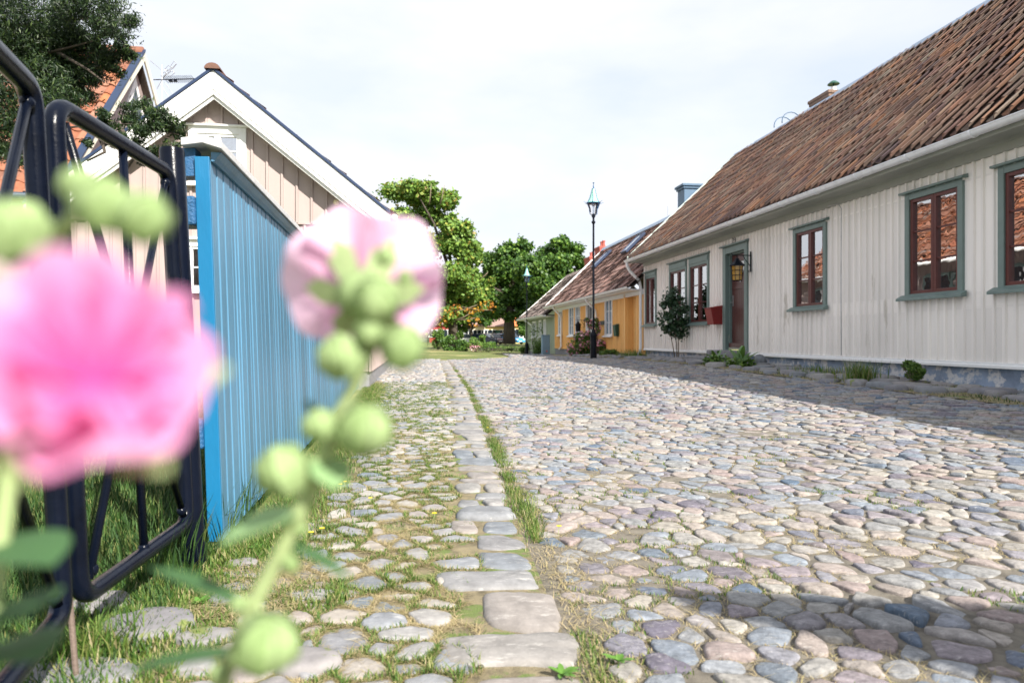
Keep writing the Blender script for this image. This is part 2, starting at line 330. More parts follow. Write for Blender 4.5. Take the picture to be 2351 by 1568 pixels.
def stone_mesh(name, polys, m, gap=.008, hmin=.012, hmax=.032, skew=True, tilt=.07, kind='structure', flat=.9, dz=0.0, nearjoint=False):
    V = []; F4 = []; F3 = []
    for poly in polys:
        cx = sum(p[0] for p in poly)/len(poly); cy = sum(p[1] for p in poly)/len(poly)
        rad = sum(math.hypot(p[0]-cx, p[1]-cy) for p in poly)/len(poly)
        if rad < .018: continue
        g = gap*random.uniform(.6, 2.0)
        if nearjoint and cy < 4.5: g += .008*(4.5-cy)/3*random.uniform(.2, 1.6)
        s = max(.4, 1-g/rad)
        near = cy < 9
        q = [(cx+(p[0]-cx)*s, cy+(p[1]-cy)*s) for p in poly]
        # drop tiny edges
        q = [q[i] for i in range(len(q)) if math.hypot(q[i][0]-q[i-1][0], q[i][1]-q[i-1][1]) > .008]
        if len(q) < 3: continue
        q = chaikin(q, .17)
        if near:
            q = chaikin(q)
        ph = random.uniform(0, 6.3)
        q = [(cx+(x-cx)*(1+.06*math.sin(3*math.atan2(y-cy, x-cx)+ph)), cy+(y-cy)*(1+.05*math.sin(2*math.atan2(y-cy, x-cx)+ph))) for x, y in q]
        n = len(q); h = random.uniform(hmin, hmax)*min(1.6, .5+rad/.09)
        if random.random() < .06: h *= 1.5
        ta = random.gauss(0, tilt); tb = random.gauss(0, tilt)
        rings = ((1.02, -.03), (.995, .20), (.95, .62), (.84, .86), (.55, .97)) if near else ((1.0, -.03), (.95, .7), (.65, .97))
        X0 = cx-(SK*cy if skew else 0); zb = gz(X0, cy)+dz+.008*mnoise.noise(Vector((X0*1.3, cy*1.3, 3)))*1.5
        b0 = len(V)
        for rs, rz in rings:
            for (x, y) in q:
                dx = (x-cx)*rs; dy = (y-cy)*rs
                zz = zb+(h*rz if rz > 0 else -.03)+(ta*dx+tb*dy if rz > 0 else 0)
                if near and rz > 0: zz += .0045*mnoise.noise(Vector((x*24, y*24, 0)))+.002*mnoise.noise(Vector((x*70, y*70, 1)))
                V.append((cx+dx-(SK*(cy+dy) if skew else 0), cy+dy, zz))
        V.append((X0, cy, zb+h+(.0045*mnoise.noise(Vector((cx*24, cy*24, 0))) if near else 0)))
        K = len(rings)
        for k in range(K-1):
            for i in range(n):
                j = (i+1) % n; F4.append((b0+k*n+i, b0+k*n+j, b0+(k+1)*n+j, b0+(k+1)*n+i))
        c = len(V)-1; bb = b0+(K-1)*n
        for i in range(n): F3.append((bb+i, bb+(i+1) % n, c))
    o = npmesh(name, np.array(V), [np.array(F4), np.array(F3)], m, smooth=True)
    return tag(o, kind=kind) if kind else o
road = []
for p in cells(.3, 5.9, 1.25, 6.0, .128, .100):
    road.append(p)
for p in cells(.3, 5.9, 6.0, 29, .135, .125): road.append(p)
def cen(p): return sum(a for a, b in p)/len(p), sum(b for a, b in p)/len(p)
def inroad(p):
    t, y = cen(p)
    return t > kerb_t(y)+.10 and t < 5.75 and t-SK*y < .85*y+.6
road = [p for p in road if inroad(p)]
road_all = road; road = [p for p in road if random.random() > (.035 if cen(p)[1] < 4 else .01)]
# a few large stones
stone_mesh('cobbled_street', road, M['cobble'], .0058, .0035, .0105, tilt=.05, nearjoint=True)
# kerb row of larger slabs
kerb = []; y = 1.35
while y < 27:
    L = random.uniform(.13, .27) if random.random() < .8 else random.uniform(.28, .36)
    w = random.uniform(.17, .34)+(.05 if y < 3 else 0); kt = kerb_t(y+L/2)+random.uniform(-.03, .02); g = .012
    j = lambda: random.uniform(-.036, .030)
    if random.random() < .22 and y > 3:
        for a_, b_ in ((kt-w, kt-w*.5-.01), (kt-w*.5+.01, kt)): kerb.append([(a_+j()*.5, y+g), (b_+j()*.5, y+g+j()*.4), (b_+j()*.5, y+L-g), (a_+j()*.5, y+L-g+j()*.4)])
        y += L+.01; continue
    kerb.append([(kt-w+j(), y+g+j()), (kt-w*.5, y+g-.01+j()), (kt+j(), y+g+j()), (kt+.01, y+L*.5), (kt+j(), y+L-g+j()), (kt-w*.45, y+L-g+j()), (kt-w+j(), y+L-g+j())])
    y += L+.01
stone_mesh('kerb', kerb, M['kerb'], .003, .009, .016, tilt=.02)
path = [p for p in cells(-1.6, 1.2, 1.2, 14, .142, .108, .46, .6)]
def inpath(p):
    t, y = cen(p); X = t-SK*y
    return t < kerb_t(y)-.30 and X > FX(y)+.10+.30*sm(2.6, 4, y) + .12*mnoise.noise(Vector((X*2, y*2, 0)))
path_all = [p for p in path if inpath(p)]; path = [p for p in path_all if random.random() < .93]; pset = set(id(p) for p in path); bare = [p for p in path_all if id(p) not in pset]
stone_mesh('path_cobbles', path, M['pathstone'], .0085, .004, .012, tilt=.04)
west = [p for p in cells(-7, 1.1, 14, 29, .17, .15, .4, .4)]
west = [p for p in west if cen(p)[0] < kerb_t(cen(p)[1])-.36 and cen(p)[0]-SK*cen(p)[1] > FX(14)-(cen(p)[1]-14)*.5+.3]
stone_mesh('side_street_cobbles', west, M['pathstone'], .012, .012, .026)
side = [p for p in cells(5.75, 6.8, 3.5, 27, .26, .34, .36, .5)]
side = [p for p in side if random.random() < .72]
stone_mesh('house_side_paving', side, M['slab'], .025, .02, .05, dz=.012, tilt=.03)
farst = [p for p in cells(2.6, 5.8, 29, 44, .2, .25, .35, .3) if cen(p)[0] > 4.0+(cen(p)[1]-29)*.10]
stone_mesh('far_street_cobbles', farst, M['cobble'], .01, .012, .025)
# flat slabs by the gate
fl = []
for (px, py, w, l) in ((345, 1440, .30, .24), (230, 1390, .2, .2), (175, 1555, .34, .2), (700, 1530, .22, .16), (470, 1470, .18, .13), (560, 1300, .16, .1), (520, 1385, .14, .1)):
    Y = H*1567/(py-777); X = (px-1175)/1567*Y
    fl.append([(X+w/2*math.cos(a)*random.uniform(.85, 1.1), Y+l/2*math.sin(a)*random.uniform(.85, 1.1)) for a in np.linspace(0, 6.283, 8)[:-1]])
stone_mesh('gate_flagstones', fl, M['slab'], .002, .012, .018, skew=False, tilt=.02, dz=.006)

# ------------------------------------------------------------------ grass
def blades(name, pts, hs, w, m, lean=.5, kind='stuff', parent=None, flat=0):
    pts = np.asarray(pts, float); n = len(pts)
    if n == 0: return None
    a = rng.uniform(0, 2*np.pi, n); d = np.stack([np.cos(a), np.sin(a), np.zeros(n)], 1)
    s = np.stack([-np.sin(a), np.cos(a), np.zeros(n)], 1)
    h = np.asarray(hs)*np.ones(n); ln = lean*rng.uniform(.2, 1.3, n)
    ww = (w*rng.uniform(.6, 1.3, n))[:, None]
    up = np.zeros((n, 3)); up[:, 2] = 1-flat
    b = pts; mid = b+up*(h*.55)[:, None]+d*(h*ln*.35)[:, None]; tip = b+up*(h*.95)[:, None]+d*(h*ln*(1+flat))[:, None]
    V = np.stack([b-s*ww/2, b+s*ww/2, mid+s*ww*.4, mid-s*ww*.4, tip], 1).reshape(-1, 3)
    k = np.arange(n)[:, None]*5
    o = npmesh(name, V, [k+np.array([0, 1, 2, 3]), k+np.array([3, 2, 4])], m, parent, smooth=True)
    return tag(o, kind=kind) if kind else o
def edge_pts(polys, dens, keep):
    out = []
    for p in polys:
        for i in range(len(p)):
            a = p[i]; b = p[(i+1) % len(p)]; L = math.hypot(a[0]-b[0], a[1]-b[1]); k = L*dens
            k = int(k)+(1 if random.random() < k-int(k) else 0)
            for _ in range(k):
                s = random.random(); t = a[0]*(1-s)+b[0]*s+random.gauss(0, .006); y = a[1]*(1-s)+b[1]*s+random.gauss(0, .006)
                if keep(t, y): out.append((t-SK*y, y, gz(t-SK*y, y)))
    return out
nz = lambda t, y, f, s=0: mnoise.noise(Vector((t*f, y*f, s)))
G = []
G += edge_pts(path, 420, lambda t, y: nz(t, y, 4) > -.15 and random.random() < (1 if y < 5 else .5))
for p in bare:
    cx, cy = cen(p)
    if cy < 8:
        for _ in range(40 if cy < 4 else 16):
            t = cx+random.gauss(0, .035); y = cy+random.gauss(0, .03); G.append((t-SK*y, y, gz(t-SK*y, y)))
g1 = blades('path_grass', G, [random.uniform(.010, .028)*(1+.9*max(0, nz(p[0], p[1], 3, 5))) for p in G], .0036, M['grass'], .9)
G = edge_pts(path_all, 620, lambda t, y: y < 7 and random.random() < (1 if y < 4 else .5))
blades('path_dry_grass', G, [random.uniform(.015, .04) for p in G], .003, M['straw'], 1.2, flat=.55)
# gutter strip by the kerb
G = []
for _ in range(16000):
    y = 1.3+rng.beta(1, 1.4)*20; t = kerb_t(y)+.055+random.gauss(0, .03+.02*nz(0, y, 1.5))
    if nz(t*.6, y, 2.3, 9)+(.12 if y > 3 else -.22) > .0: G.append((t-SK*y, y, gz(t-SK*y, y)))
blades('gutter_grass', G, [random.uniform(.012, .042)*(1.3 if 3 < p[1] < 6 else .9) for p in G], .0038, M['grass'], .9)
G = []
for _ in range(4500):
    y = 1.3+rng.beta(1, 1.4)*9; t = kerb_t(y)+.075+random.gauss(0, .05); G.append((t-SK*y, y, gz(t-SK*y, y)+.002))
blades('gutter_dry_grass', G, [random.uniform(.015, .045) for p in G], .0028, M['straw'], 1.2, flat=.6)
# sparse tufts in the street
G = edge_pts(road, 60, lambda t, y: nz(t, y, 2.2, 2)+.25*(1.6-t)/1.6 > .22 and y < 16)
blades('street_grass', G, [random.uniform(.008, .024) for p in G], .0036, M['grass'], .9)
G = edge_pts(road_all, 70, lambda t, y: y < 8 and nz(t, y, 1.5, 12)+.3*(1.4-t) > -.05)
blades('street_dry_grass', G, [random.uniform(.01, .03) for p in G], .0028, M['straw'], 1.2, flat=.55)
# verge under the fence, by the gate and behind it
G = []; HS = []
for _ in range(30000):
    y = 2.7+rng.beta(1, 1.7)*11; X = FX(y)+.02+abs(random.gauss(0, .16+.05*sm(3, 9, y)))
    G.append((X, y, gz(X, y))); HS.append(random.uniform(.02, .06))
for _ in range(26000):
    X = random.uniform(-1.5, -.15); y = random.uniform(1.25, 3.0)
    if nz(X, y, 3.2, 7)+(.30 if X < -.9 else -.30) > .02: G.append((X, y, .004)); HS.append(random.uniform(.012, .042))
blades('verge_grass', G, HS, .0048, M['grass'], .7)
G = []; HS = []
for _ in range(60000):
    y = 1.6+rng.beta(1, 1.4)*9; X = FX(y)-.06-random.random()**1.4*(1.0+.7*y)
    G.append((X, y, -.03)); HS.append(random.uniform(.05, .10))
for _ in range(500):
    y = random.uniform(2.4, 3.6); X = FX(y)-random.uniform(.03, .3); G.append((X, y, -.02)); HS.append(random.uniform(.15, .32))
blades('garden_grass', G, HS, .006, M['shadegrass'], .6)  # shade on this grass is put into the blade colour
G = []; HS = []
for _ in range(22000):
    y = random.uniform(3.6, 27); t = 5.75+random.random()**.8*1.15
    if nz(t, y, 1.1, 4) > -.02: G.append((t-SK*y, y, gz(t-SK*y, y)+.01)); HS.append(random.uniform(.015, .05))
blades('house_side_grass', G, HS, .006, M['shadegrass'], .9)
G = []
for _ in range(16000):
    y = random.uniform(3.6, 24); t = 5.6+random.random()**.8*1.3; G.append((t-SK*y, y, gz(t-SK*y, y)+.012))
blades('house_side_dry_grass', G, [random.uniform(.02, .07) for p in G], .005, M['straw'], 1.1, flat=.4)
# litter
G = [(random.uniform(-1.05, -.7), random.uniform(2.15, 2.75), .012+random.random()*.01) for _ in range(1500)]
blades('dry_clippings', G, [random.uniform(.02, .05) for _ in G], .003, M['straw'], 1.2, flat=.8)
def clump(name, loc, n, h, w, r, m, label, cat, lean=.6, group=None):
    t = empty(name, loc, label, cat, group=group)
    pts = [(random.gauss(0, r), random.gauss(0, r), 0) for _ in range(n)]
    blades('blades', pts, [h*random.uniform(.5, 1.15) for _ in pts], w, m, lean, 'stuff', t); return t
GT = lambda px, t, dz=0: (lambda Y: Vector((t-SK*Y, Y, gz(t-SK*Y, Y)+dz)))(1567*t/(px-960))
clump('grass_tuft', GT(1975, 6.0, .02), 330, .30, .009, .10, M['grass'], 'tall green grass tuft standing on the paving under the second window from the right', 'grass tuft')
clump('grass_tuft', GT(1880, 6.35, .02), 240, .16, .009, .22, M['grass'], 'low spreading grass tuft at the white wall below the window right of the door', 'grass tuft')
clump('grass_tuft', P(200, 1500, 1.93)*1+Vector((0, 0, -.02)), 320, .13, .006, .06, M['grass'], 'bright grass tuft growing beside the thin bolt rod of the black gate', 'grass tuft')
clump('grass_tuft', GT(1450, 6.3, .02), 260, .26, .012, .25, M['grass'], 'grass tuft at the foot of the white downpipe between the yellow and white houses', 'grass tuft')

# ------------------------------------------------------------------ foliage
def foliage(name, clumps, n, size, m, parent=None, asp=.55, up=.35, shell=.55, droop=0, gap=0, gscale=1.0, kind=None, feather=.10):
    # clumps: (centre, (rx, ry, rz)); many small leaf faces spread through the crown's volume
    vol = np.array([c[1][0]*c[1][1]+c[1][1]*c[1][2]+c[1][0]*c[1][2] for c in clumps]); cnt = rng.multinomial(n, vol/vol.sum())
    Ps = []; Os = []
    for (c, r), k in zip(clumps, cnt):
        d = rng.normal(size=(k, 3)); d /= np.linalg.norm(d, axis=1)[:, None]
        q = shell+(1-shell)*rng.random(k)**.6; q *= 1+.10*np.sin(d[:, 0]*7+c[0]*3)*np.cos(d[:, 2]*6+c[2])
        Ps.append(np.array(c)+d*q[:, None]*np.array(r)); Os.append(d)
    Pn = np.concatenate(Ps); On = np.concatenate(Os); rr_ = np.repeat(np.array([c[1][0] for c in clumps]), cnt)[:, None]; Pn = Pn+rng.normal(size=Pn.shape)*rr_*feather
    if gap:
        keep = np.array([mnoise.noise(Vector(p)*gscale) > -gap for p in Pn]); Pn = Pn[keep]; On = On[keep]
    k = len(Pn)
    nrm = On*.6+rng.normal(size=(k, 3))*.55; nrm[:, 2] += up; nrm /= np.linalg.norm(nrm, axis=1)[:, None]
    a = np.cross(nrm, rng.normal(size=(k, 3))); a[:, 2] -= droop; a /= np.linalg.norm(a, axis=1)[:, None]
    b = np.cross(nrm, a); s = (size*rng.uniform(.55, 1.35, k))[:, None]
    V = np.stack([Pn-a*s*.5, Pn+b*s*asp*.5-nrm*s*.06, Pn+a*s*.5-nrm*s*.1, Pn-b*s*asp*.5-nrm*s*.06], 1).reshape(-1, 3)
    f = np.arange(k)[:, None]*4
    o = npmesh(name, V, [f+np.array([0, 1, 2]), f+np.array([0, 2, 3])], m, parent)
    if kind: o['kind'] = kind
    return o
def sub(c, r, k, q=.4, sq=.8):       # k clumps over a big ellipsoid
    out = []
    for _ in range(k):
        d = rng.normal(size=3); d /= np.linalg.norm(d); s = .55+.4*random.random()
        out.append((tuple(np.array(c)+d*np.array(r)*s), tuple(np.array(r)*q*random.uniform(.6, 1.15)*np.array([1, 1, sq]))))
    return out
def branches(mb, base, top, r0, tips, r1=.03):
    mb.tube([base, Vector(base).lerp(Vector(top), .5)+Vector((random.uniform(-.05, .05), 0, 0))*r0*10, top], [r0*1.15, r0*.85, r0*.6], 10)
    for tp in tips:
        s = Vector(base).lerp(Vector(top), random.uniform(.55, 1)); e = Vector(tp); md = s.lerp(e, .5)+Vector((0, 0, .12*(e-s).length))
        mb.tube([s, md, e], [r0*.45, r0*.25, r1], 7)
    return mb
def tree(name, base, label, cat, H0, clumps, n, size, m, r0, group=None, **kw):
    t = empty(name, base, label, cat, group=group); bx = Vector(base)
    cl = [((c[0]-bx.x, c[1]-bx.y, c[2]-bx.z), r) for c, r in clumps]
    foliage('crown', cl, n, size, m, t, **kw)
    mb = MB(); tips = [c for c, r in random.sample(cl, min(len(cl), 12))]
    branches(mb, (0, 0, -.1), (0, 0, H0), r0, tips, .03).build('trunk', M['bark'], t, True)
    return t
def PE(px, py, Y, rx, rz, ry=None):      # an ellipsoid clump as seen at (px, py)
    k = Y/1567; return (tuple(P(px, py, Y)), (rx*k, (ry or rx)*k, rz*k))

# horse chestnut
ch = []
for px, py, rx, rz in ((960, 455, 85, 42), (910, 500, 60, 55), (1000, 475, 60, 45), (1045, 530, 45, 45), (1085, 560, 24, 30), (985, 430, 30, 14), (1125, 660, 14, 30), (980, 560, 110, 60), (1065, 590, 40, 45), (925, 620, 90, 60), (1040, 650, 70, 50), (1085, 640, 25, 40),
                       (980, 700, 90, 50), (1065, 700, 48, 34), (1085, 590, 26, 34), (1088, 690, 30, 30), (900, 700, 70, 60), (940, 745, 60, 25), (1030, 730, 55, 25), (890, 560, 50, 60)):
    ch += sub(*PE(px, py, 60+random.uniform(-2, 2), rx*.80, rz*.80), 8, .55)
ct = tree('horse_chestnut', P(1040, 797, 60.5), 'large green chestnut tree with yellowing leaves beyond the pink flower', 'tree', 6, ch, 85000, .34, M['chestnut'], .42, asp=.7, gap=.32, gscale=.8, up=.5, shell=.35, feather=.17)
bx = ct.location
foliage('autumn_leaves', [((c[0]-bx.x, c[1]-bx.y-1.5, c[2]-bx.z), r) for c, r in [PE(px, py, 58, a, b) for px, py, a, b in
        ((1120, 700, 15, 12), (1135, 712, 10, 8), (1110, 705, 16, 12), (1082, 738, 7, 14), (1098, 738, 9, 14), (1035, 722, 18, 12), (1048, 712, 16, 14), (1020, 735, 14, 10), (1085, 715, 20, 8))]], 170, .26, M['autumn'], ct, asp=.7)
mb = MB()
for a, b in (((1045, 735), (1085, 715)), ((1045, 735), (1110, 725)), ((1060, 705), (1130, 712)), ((1040, 715), (1095, 700)), ((1010, 470), (1020, 425)), ((985, 470), (990, 422)), ((1100, 640), (1120, 625))):
    MB().tube([P(*a, 58.2)-bx, P((a[0]+b[0])/2, (a[1]+b[1])/2+3, 58)-bx, P(*b, 57.8)-bx], [.06, .05, .02], 6).build('bare_branch', M['twig'], ct, True)
# dark trees behind
dk = []
for px, py, rx, rz in ((1150, 600, 45, 45), (1190, 585, 40, 35), (1140, 660, 45, 60), (1118, 640, 22, 40), (1125, 700, 30, 40), (1190, 650, 60, 60), (1170, 710, 60, 35)):
    dk += sub(*PE(px, py, 84+random.uniform(-2, 2), rx*.88, rz*.88), 8, .55)
tree('lime_tree', P(1168, 788, 84), 'dark leafy tree with thick trunk left of the far street lamp', 'tree', 6, dk, 50000, .40, M['leafdark'], .75, asp=.75, gap=.35, gscale=.7, up=.5, shell=.35, feather=.17)
dk = []
for px, py, rx, rz in ((1290, 580, 50, 38), (1250, 610, 60, 50), (1310, 620, 45, 50), (1240, 680, 50, 50), (1290, 680, 60, 50), (1225, 640, 40, 50)):
    dk += sub(*PE(px, py, 78+random.uniform(-2, 2), rx*.88, rz*.88), 9, .55)
tree('lime_tree', P(1262, 790, 78), 'dense dark green tree behind the roofs of the green and yellow houses', 'tree', 5, dk, 55000, .38, M['leafdark'], .5, asp=.75, gap=.35, gscale=.7, up=.5, shell=.35, feather=.17)
# far tree line closing the view
for i, (px, py, Y, rx, rz, lb) in enumerate(((905, 735, 100, 90, 45, 'broad dark tree far behind the chestnut trunk'), (1080, 725, 105, 55, 35, 'dark round tree behind the parked blue and black cars'), (1212, 745, 98, 26, 36, 'narrow dark tree beside the far yellow house by the lamp'))):
    tree('background_tree', (P(px, 786, Y).x, Y, gz(P(px, 786, Y).x, Y)), lb, 'tree', 3, sub(*PE(px, py, Y, rx, rz), 18, .4), 5000, .5, M['leafdark'], .3, asp=.8)
# shrubs of the park beds
beds = [((1005, 778), 14, 26, 54, 'leafmid', 'tall light green shrub at the left end of the park bed'), ((1040, 792), 24, 12, 52, 'leafdark', 'low dark green shrub in the middle of the park bed'),
        ((1028, 786), 18, 14, 53, 'leafdark', 'rounded green shrub behind the low dark one in the park bed'), ((1068, 792), 20, 12, 52, 'leafdark', 'wide low bush at the centre front of the park bed'),
        ((1100, 785), 18, 14, 53, 'leafmid', 'bright green fern-like shrub at the right of the park bed'), ((1092, 793), 20, 9, 51, 'leafmid', 'low yellow green plants with pale blossoms in the park bed'),
        ((1120, 794), 16, 8, 51, 'leafmid', 'small yellow green plant at the right end of the park bed'), ((1056, 770), 6, 12, 56, 'leafmid', 'slim young shrub standing in front of the blue parked car')]
for (px, py), rx, rz, Y, mm, lb in beds:
    c = P(px, py, Y); g = gz(c.x, Y); t = empty('shrub', (c.x, Y, g), lb, 'shrub', group='shrubs of the park bed')
    k = Y/1567; foliage('leaves', sub((0, 0, c.z-g), (rx*k, rx*k*.8, rz*k), 7, .6), 1300, .17, M[mm], t)
    mb = MB()
    for _ in range(5): mb.tube([(random.uniform(-.1, .1), 0, 0), (random.uniform(-.4, .4), random.uniform(-.3, .3), c.z-g)], .02, 5)
    mb.build('stem', M['bark'], t)
    if 'blossoms' in lb: foliage('blossoms', [((0, -.5, .35), (.6, .2, .25))], 90, .11, M['rose'], t, asp=1)
c = P(1150, 796, 50); hd = empty('low_hedge', (c.x, 50, 0), 'low clipped hedge strip on the lawn right of the shrubs', 'hedge')
foliage('leaves', [((x, 0, .15), (.35, .3, .2)) for x in np.linspace(-1.5, 1.2, 10)], 2500, .08, M['leafdark'], hd)
MB().box(-1.6, 1.3, -.16, .16, 0, .2).build('twigs', M['bark'], hd)

# ------------------------------------------------------------------ tiles and roofs
def tiles(name, root, x0, x1, ye, ze, yr, zr, m, w=.23, ex=.32, A=.034, thick=.022, zr1=None, sgn=1, jit=1.0, kind=None, ze1=None, moss=0):
    # roof plane rises from the eave (ye, ze) to the ridge (yr, zr); x runs along the eave
    zr1 = zr if zr1 is None else zr1; ze1 = ze if ze1 is None else ze1
    n = int(round((x1-x0)/w)); w = (x1-x0)/n
    Ls = math.hypot(yr-ye, zr-ze); rows = int(round(Ls/ex)); ex = Ls/rows
    us = np.array([0, .06, .13, .21, .29, .37, .45, .6, .8, 1.0])
    hp = np.where(us < .45, np.cos((us-.12)/.33*np.pi/2), -.3*np.sin(np.pi*(us-.45)/.55))*A
    K = len(us); V = []; F = []
    for j in range(rows):
        for i in range(n):
            xa = x0+i*w+random.uniform(-.006, .006)*jit; q = (xa-x0)/(x1-x0); f0 = j/rows; f1 = (j+1.12)/rows
            a0 = f0+random.uniform(-.02, .02)*jit/rows*2; lift = thick+.010+random.uniform(-.004, .010)*jit
            zE = ze+(ze1-ze)*q; zR = zr+(zr1-zr)*q; dl = math.hypot(yr-ye, zR-zE); ny = (zR-zE)/dl*(-1 if yr > ye else 1); nzv = abs(yr-ye)/dl
            sag = -.035*math.sin(math.pi*(j+.5)/rows)+.02*mnoise.noise(Vector((xa*.6, j*.4, 2)))*jit
            rot = random.uniform(-.012, .012)*jit
            b = len(V)
            for (f, off) in ((a0, lift-thick-.004), (a0, lift), (f1, .0)):
                yy = ye+(yr-ye)*f; zz = zE+(zR-zE)*f
                for u, hh in zip(us, hp):
                    o = off+hh+sag+rot*(u-.5)*w*8; V.append((xa+u*w*1.0+rot*(f-a0)*rows*.3, yy+ny*o, zz+nzv*o))
            for r in (0, 1):
                for k in range(K-1): F.append((b+r*K+k, b+r*K+k+1, b+(r+1)*K+k+1, b+(r+1)*K+k))
    V = np.array(V); F = np.array(F)
    if yr > ye: F = F[:, ::-1]
    o = npmesh(name, V, [F], m, root, smooth=True)
    o.data.set_sharp_from_angle(angle=R(50))
    return o
def slab(root, name, pts, x0, x1, m): return MB().prism(pts, 'x', x0, x1).build(name, m, root)

def cladding(mb, x0, x1, z0, z1, opens, step, bw=.04, bt=.022, y=0, alt=False, ztop=None):
    # flat boards with holes, and cover strips over each joint
    xs = sorted(set([x0, x1]+[v for o in opens for v in o[:2] if x0 < v < x1])); zs = sorted(set([z0, z1]+[v for o in opens for v in o[2:] if z0 < v < z1]))
    for a, b in zip(xs, xs[1:]):
        for c, d in zip(zs, zs[1:]):
            mx, mz = (a+b)/2, (c+d)/2
            if any(o[0] < mx < o[1] and o[2] < mz < o[3] for o in opens): continue
            mb.box(a, b, y-.05, y, c, d)
    x = x0+step/2
    while x < x1:
        iv = [(z0, z1)]
        for o in opens:
            if o[0]-bw < x < o[1]+bw:
                iv = [p for (c, d) in iv for p in ((c, min(d, o[2])), (max(c, o[3]), d)) if p[1]-p[0] > .01]
        ww = bw*random.uniform(.9, 1.1)
        for c, d in iv: mb.prism([(x-ww/2, y), (x+ww/2, y), (x+ww*.38, y+bt), (x-ww*.38, y+bt)], 'z', c, d)
        x += step*random.uniform(.93, 1.07)
    return mb
def window(root, x0, x1, z0, z1, casing, sashm, cw=.09, cols=2, rows=3, sill=True, head=True, pane='pane', curtain=True, y=0, d=1, headbox=0, split=True, label=None):
    # x0..x1, z0..z1: outer edge of the casing on a wall whose outer face is y (d = outward sign)
    def B(mb, a, b, c, e, f, g): return mb.box(a, b, min(y+d*c, y+d*e), max(y+d*c, y+d*e), f, g)
    iz1 = z1-cw-headbox; ix0, ix1, iz0 = x0+cw, x1-cw, z0+.06
    fr = MB(); B(fr, x0, ix0, -.06, .035, z0, z1); B(fr, ix1, x1, -.06, .035, z0, z1); B(fr, ix0, ix1, -.06, .033, iz1, z1); B(fr, ix0, ix1, -.06, .03, z0, iz0)
    if headbox: B(fr, x0+.03, x1-.03, .033, .05, z1-headbox-.02, z1-.03)
    w = fr.build('window', casing, root, bevel=.004)
    if label: w['label'] = label
    if sill:
        mb = MB(); y0, y1 = y+d*.03, y+d*.12
        mb.prism([(y0, z0+.05), (y1, z0+.0), (y1, z0-.035), (y0, z0-.03)], 'x', x0-.07, x1+.07); mb.build('sill', casing, w, bevel=.004)
    if head:
        mb = MB(); mb.prism([(y-d*.0+.0, z1+.002), (y+d*.09, z1+.002), (y+d*.09, z1+.03), (y, z1+.055)], 'x', x0-.06, x1+.06); mb.build('head_board', casing, w, bevel=.004)
    s = MB(); sw = .045 if pane == 'pane' else .028
    cxs = np.linspace(ix0, ix1, cols+1) if split else [ix0, ix1]
    pm = MB(); pm.box(ix0+.01, ix1-.01, y-d*.03-.003, y-d*.03+.003, iz0+.01, iz1-.01)
    for a, b in zip(cxs, cxs[1:]):
        a += .002; b -= .002
        B(s, a, a+sw, -.05, .012, iz0, iz1); B(s, b-sw, b, -.05, .012, iz0, iz1)
        B(s, a+sw, b-sw, -.05, .010, iz0, iz0+sw); B(s, a+sw, b-sw, -.05, .010, iz1-sw, iz1)
        for zz in np.linspace(iz0+sw, iz1-sw, rows+1)[1:-1]: B(s, a+sw, b-sw, -.045, -.005, zz-.011, zz+.011)
    s.build('sash', sashm, w, bevel=.003); pm.build('pane', M[pane], w)
    r = MB(); dp = -.7
    B(r, ix0-.3, ix1+.3, dp, dp-.02, iz0-.3, iz1+.3); B(r, ix0-.32, ix0-.3, dp, -.065, iz0-.3, iz1+.3); B(r, ix1+.3, ix1+.32, dp, -.065, iz0-.3, iz1+.3)
    B(r, ix0-.3, ix1+.3, dp, -.065, iz1+.3, iz1+.32); B(r, ix0-.3, ix1+.3, dp, -.065, iz0-.32, iz0-.3)
    r.build('room', M['room'], w)
    if curtain:
        c = MB(); W = ix1-ix0
        for sx in (0, 1):
            n = 12; xa = ix0-.02 if sx == 0 else ix1+.02; dx = (1 if sx == 0 else -1)*W*.23/n
            pts = [(xa+k*dx, y+d*(-.14+.018*math.sin(k*1.9))) for k in range(n+1)]
            vs = [(p[0], p[1], zz) for zz in (iz0, iz1) for p in pts]
            c.add(vs, [(k, k+1, n+2+k, n+1+k) for k in range(n)])
        c.build('curtain', M['curtain'], w, True)
    return w
def gutter(root, x0, x1, y, z, m, d=1, r=.065, step=1.05):
    mb = MB(); pts = [(y+r*math.cos(a), z+r*math.sin(a)) for a in np.linspace(math.pi, 2*math.pi, 9)]
    pin = [(y+(r-.008)*math.cos(a), z+(r-.008)*math.sin(a)) for a in np.linspace(2*math.pi, math.pi, 9)]
    mb.prism(pts+pin, 'x', x0, x1)
    mb.tube([(x0, y+d*r, z+.003), (x1, y+d*r, z+.003)], .009, 6)
    x = x0+.4
    while x < x1:
        q = [(y+(r+.011)*math.cos(a), z+(r+.011)*math.sin(a)) for a in np.linspace(math.pi, 2*math.pi, 9)]
        mb.prism(q+[(y+r+.006, z+.012), (y-r, z+.012)][:1], 'x', x, x+.03); x += step
    return mb.build('gutter', m, root, 'auto')

def right_house(name, label, X0, Xs, s0, s1, base, wallz, ye, ze, yr, zr0, zr1, claddingm, tilem, opens, **kw):
    pass
# local frame of the houses on the right: x away along the street, y towards the street
RZ = R(90)+math.atan(SK); NORM = math.hypot(1, SK)
def S(px, t=6.94): return 1567*t/(px-960)*NORM        # distance along the wall of a feature seen at px
def Zp(px, py, t=6.94): return H-(py-777)/1567*(1567*t/(px-960))

